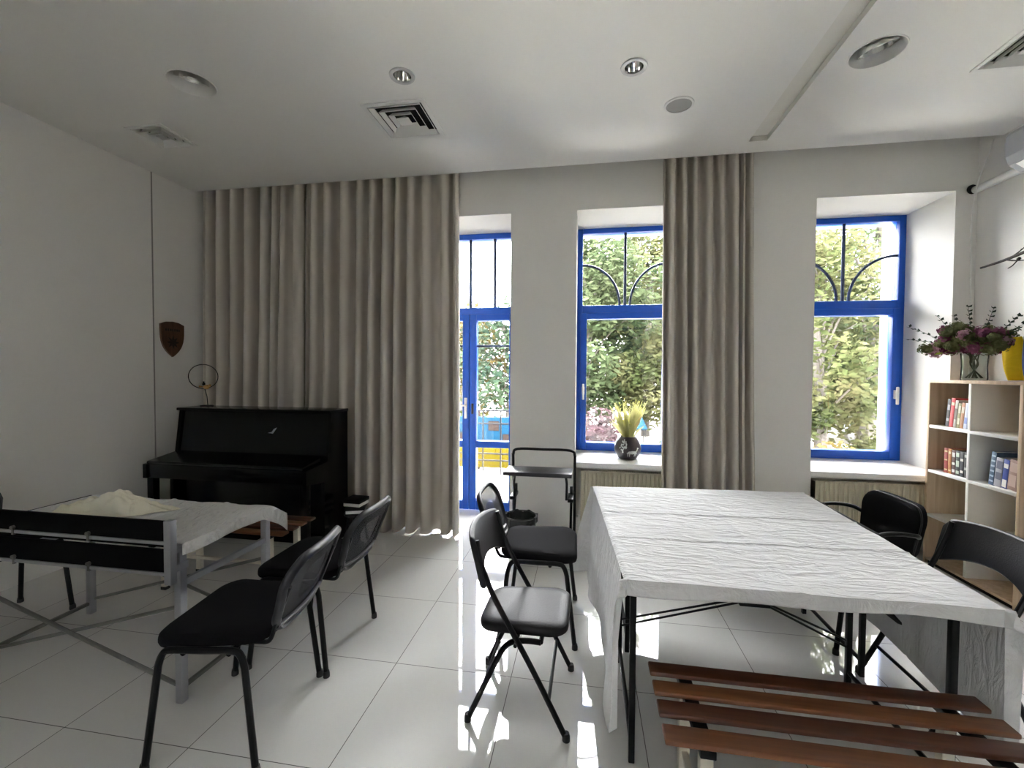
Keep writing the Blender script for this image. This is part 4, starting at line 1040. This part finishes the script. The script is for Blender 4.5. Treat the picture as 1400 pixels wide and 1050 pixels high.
for x in (-1.8, -.6, .62, 1.5): obj('post', MB().box(x - .05, x + .05, .03, .10, 0, 1.12, .005), M['brown'], t)
for x, z0, z1 in ((.20, .55, .70), (.85, .74, .92), (1.12, .55, .68), (1.35, .74, .90)): obj('brown_plate', MB().box(x, x + .2, -.036, -.03, z0, z1), M['brown'], t)

def tree(label, x, y, h, rc, mat_, seed, trunk_r=.14, n=2600, ls=.085, base=.32, name='tree', thin=1.):
    rnd = random.Random(seed); t_ = thing(name, label, 'tree', (x, y, GZ), 0, 'trees beyond the windows')
    tr = MB(); tr.tube([(0, 0, -.05), (rnd.uniform(-.1, .1), 0, h * .3), (rnd.uniform(-.2, .2), rnd.uniform(-.2, .2), h * .62), (rnd.uniform(-.3, .3), 0, h * .9)], [trunk_r, trunk_r * .3], 10, smooth=5)
    cl = []
    for k in range(24):
        a = rnd.uniform(0, 2 * PI); q = rnd.uniform(.2, 1) ** .7; zz = h * rnd.uniform(base + .05, .95); wz = math.sin(PI * min(1, max(.08, (zz / h - base) / (1 - base) * .86 + .1)))
        c = Vector((rc * q * math.cos(a) * wz, rc * q * math.sin(a) * wz, zz)); cl.append((c, rc * rnd.uniform(.34, .55)))
        tr.tube([(0, 0, max(h * .2, zz - h * .25)), c * .5 + Vector((0, 0, (zz - h * .12) * .5)), c], [trunk_r * .2, .008], 6, smooth=3)
    obj('trunk', tr, M['bark'], t_)
    lv = MB(); vs = []; fs = []
    for k in range(n):
        c, r_ = cl[rnd.randrange(len(cl))]
        d = Vector((rnd.gauss(0, 1), rnd.gauss(0, 1), rnd.gauss(0, .8))); d.normalize(); p = c + d * r_ * rnd.uniform(.35, 1) ** .6
        u = Vector((rnd.gauss(0, 1), rnd.gauss(0, 1), rnd.gauss(0, .5))).normalized(); w = u.orthogonal().normalized(); s_ = ls * rnd.uniform(.6, 1.4)
        b = len(vs); vs += [p - u * s_, p + w * s_ * .55, p + u * s_, p - w * s_ * .55]; fs.append((b, b + 1, b + 2, b + 3))
    lv.add(vs, fs); obj('foliage', lv, mat_, t_, smooth=False)
T = [
    ('low autumn tinted tree beyond the painted barrier', -3.6, 13.0, 3.6, 1.5, 'leafD', 1, 2600, .09),
    ('low mid green tree seen through the right leaf of the door', -2.1, 12.0, 3.6, 1.4, 'leafC', 2, 3000, .08),
    ('rounded low tree left of the autumn tinted one', -6.2, 14.0, 4.4, 1.9, 'leafA', 3, 2400, .10),
    ('tall dense tree filling the left half of the middle window', .05, 12.2, 5.5, 1.7, 'leafA', 4, 9500, .085),
    ('tall yellow green tree filling the right half of the middle window', 1.75, 13.2, 5.9, 1.8, 'leafB', 5, 9500, .088),
    ('dark tall tree behind the middle window trees', .9, 16.4, 5.9, 2.6, 'leafC', 6, 7000, .13),
    ('bushy yellow green tree behind the left half of the right window', 4.65, 9.6, 4.7, 1.45, 'leafB', 7, 9500, .07),
    ('big grey trunked tree at the right window edge', 6.05, 10.6, 5.6, 1.6, 'leafA', 8, 6000, .075),
    ('dark tree between the two windows, farther off', 3.4, 15.0, 6.4, 2.2, 'leafC', 9, 3600, .10),
    ('dark tree far behind the parked car', 9.4, 17.5, 6.6, 2.8, 'leafC', 10, 4200, .11),
    ('mid green tree far behind the right window', 6.7, 15.4, 6.0, 2.4, 'leafA', 12, 7000, .12),
    ('wide tree far left of the door', -9.5, 15.5, 5.4, 2.4, 'leafC', 13, 2400, .11),
    ('mid green tree far right of the parked car', 12.5, 16.0, 7.0, 2.6, 'leafA', 14, 2400, .11),
]
for (lab, x, y, h, rc, mk, sd, n, ls) in T:
    tree(lab, x, y, h, rc, M[mk], sd, .22 if 'grey trunked' in lab else .13, n, ls, base=.14)

def bush(name, label, x, y, rx, ry, h, mat_, seed, n, ls, cat='bush'):
    rnd = random.Random(seed); lv = MB(); vs = []; fs = []
    for k in range(n):
        a = rnd.uniform(0, 2 * PI); q = rnd.uniform(0, 1) ** .5; zz = h * rnd.uniform(0, 1) * (1 - .75 * q * q)
        p = Vector((rx * q * math.cos(a), ry * q * math.sin(a), zz + .03)); u = Vector((rnd.gauss(0, 1), rnd.gauss(0, 1), rnd.gauss(0, .6))).normalized(); w = u.orthogonal().normalized(); s_ = ls * rnd.uniform(.6, 1.4)
        b = len(vs); vs += [p - u * s_, p + w * s_ * .6, p + u * s_, p - w * s_ * .6]; fs.append((b, b + 1, b + 2, b + 3))
    lv.add(vs, fs); lv.blob((0, 0, h * .35), .30, 10, .2, rnd, (rx * 2, ry * 2, h * 1.1))
    return tag(obj(name, lv, mat_, None, (x, y, GZ), smooth=False), label, cat)
bush('flowering_shrub', 'pink flowering shrub low in the middle window', .32, 9.3, .62, .5, 1.15, M['blossom'], 31, 1700, .045, 'shrub')
bush('round_bush', 'small green bush left of the pink shrub', -.75, 9.8, .5, .5, .8, M['hedge'], 32, 900, .05)
bush('round_bush', 'low bush right of the blue tent', 2.25, 10.2, .6, .5, .75, M['hedge'], 33, 1000, .05)
bush('hedge', 'long green hedge behind the painted barrier', -4.2, 10.6, 3.4, .5, .95, M['hedge'], 34, 3000, .06, 'hedge')
bush('round_bush', 'rusty low bush under the right window trees', 4.35, 8.6, .8, .4, .62, M['leafD'], 35, 1300, .045)
bush('round_bush', 'yellow green bush beside the grey trunk', 5.55, 9.4, .7, .5, .8, M['leafB'], 36, 1200, .05)
t = thing('small_tent', 'small bright blue pointed tent canopy on the paving', 'tent', (1.16, 10.0, GZ))
a = .19
obj('canopy', MB().add([(-a, -a, .62), (a, -a, .62), (a, a, .62), (-a, a, .62), (-.04, 0, 1.14), (-.16, -.16, .59), (.16, -.16, .59), (.16, .16, .59), (-.16, .16, .59)], [(0, 1, 4), (1, 2, 4), (2, 3, 4), (3, 0, 4), (8, 7, 6, 5), (0, 5, 6, 1), (1, 6, 7, 2), (2, 7, 8, 3), (3, 8, 5, 0)]), M['paint_blue'], t, smooth=False)
for sx in (-1, 1):
    for q in (-1, 1): obj('pole', MB().tube([(sx * .15, q * .15, 0), (sx * .15, q * .15, .60)], .010, 8), M['black_paint'], t)
t = thing('parked_car', 'silver car parked beyond the right window trees', 'car', (8.1, 13.6, GZ), .15)
prof = [(-2.0, .30), (2.0, .30), (2.08, .55), (1.95, .82), (1.15, .93), (.65, 1.36), (-.75, 1.40), (-1.45, .96), (-2.02, .86), (-2.1, .55)]
obj('body', MB().prism(prof, lambda u, v, h: (u, h, v), -.82, .82), M['car'], t, smooth=False)
obj('side_window', MB().prism([(-1.20, .97), (.98, .97), (.58, 1.29), (-.70, 1.32)], lambda u, v, h: (u, h, v), -.828, .828), M['car_glass'], t, smooth=False)
for x in (-1.25, 1.3):
    for y in (-.76, .76): obj('wheel', MB().lathe([(.001, -.09), (.25, -.09), (.31, -.07), (.31, .07), (.25, .09), (.001, .09)], c=(x, y, .31), n=24, mtx=Matrix.Rotation(PI / 2, 4, 'X')), M['rubber'], t)

# ------------------------------------------------------------------ light: bright overcast sky
SKY = 7.0
w = bpy.data.worlds.new('sky'); SC.world = w; w.use_nodes = True; nt = w.node_tree
bg = nt.nodes['Background']
# standard overcast sky: three times brighter overhead than at the horizon
tcw = node(nt, 'ShaderNodeTexCoord'); spw = node(nt, 'ShaderNodeSeparateXYZ'); nt.links.new(tcw.outputs['Generated'], spw.inputs[0])
mrw = node(nt, 'ShaderNodeMapRange'); mrw.inputs['To Min'].default_value = SKY / 3; mrw.inputs['To Max'].default_value = SKY
nt.links.new(spw.outputs['Z'], mrw.inputs['Value']); nt.links.new(mrw.outputs[0], bg.inputs[1])
bg.inputs[0].default_value = (.975, .955, .975, 1)

SC.view_settings.view_transform = 'Standard'; SC.view_settings.look = 'None'; SC.view_settings.gamma = 1; SC.view_settings.use_curve_mapping = False
SC.view_settings.exposure = 3.95
cyc = SC.cycles
cyc.max_bounces = 10; cyc.diffuse_bounces = 8; cyc.glossy_bounces = 4; cyc.transparent_max_bounces = 12; cyc.transmission_bounces = 4
cyc.caustics_reflective = False; cyc.caustics_refractive = False; cyc.use_denoising = True
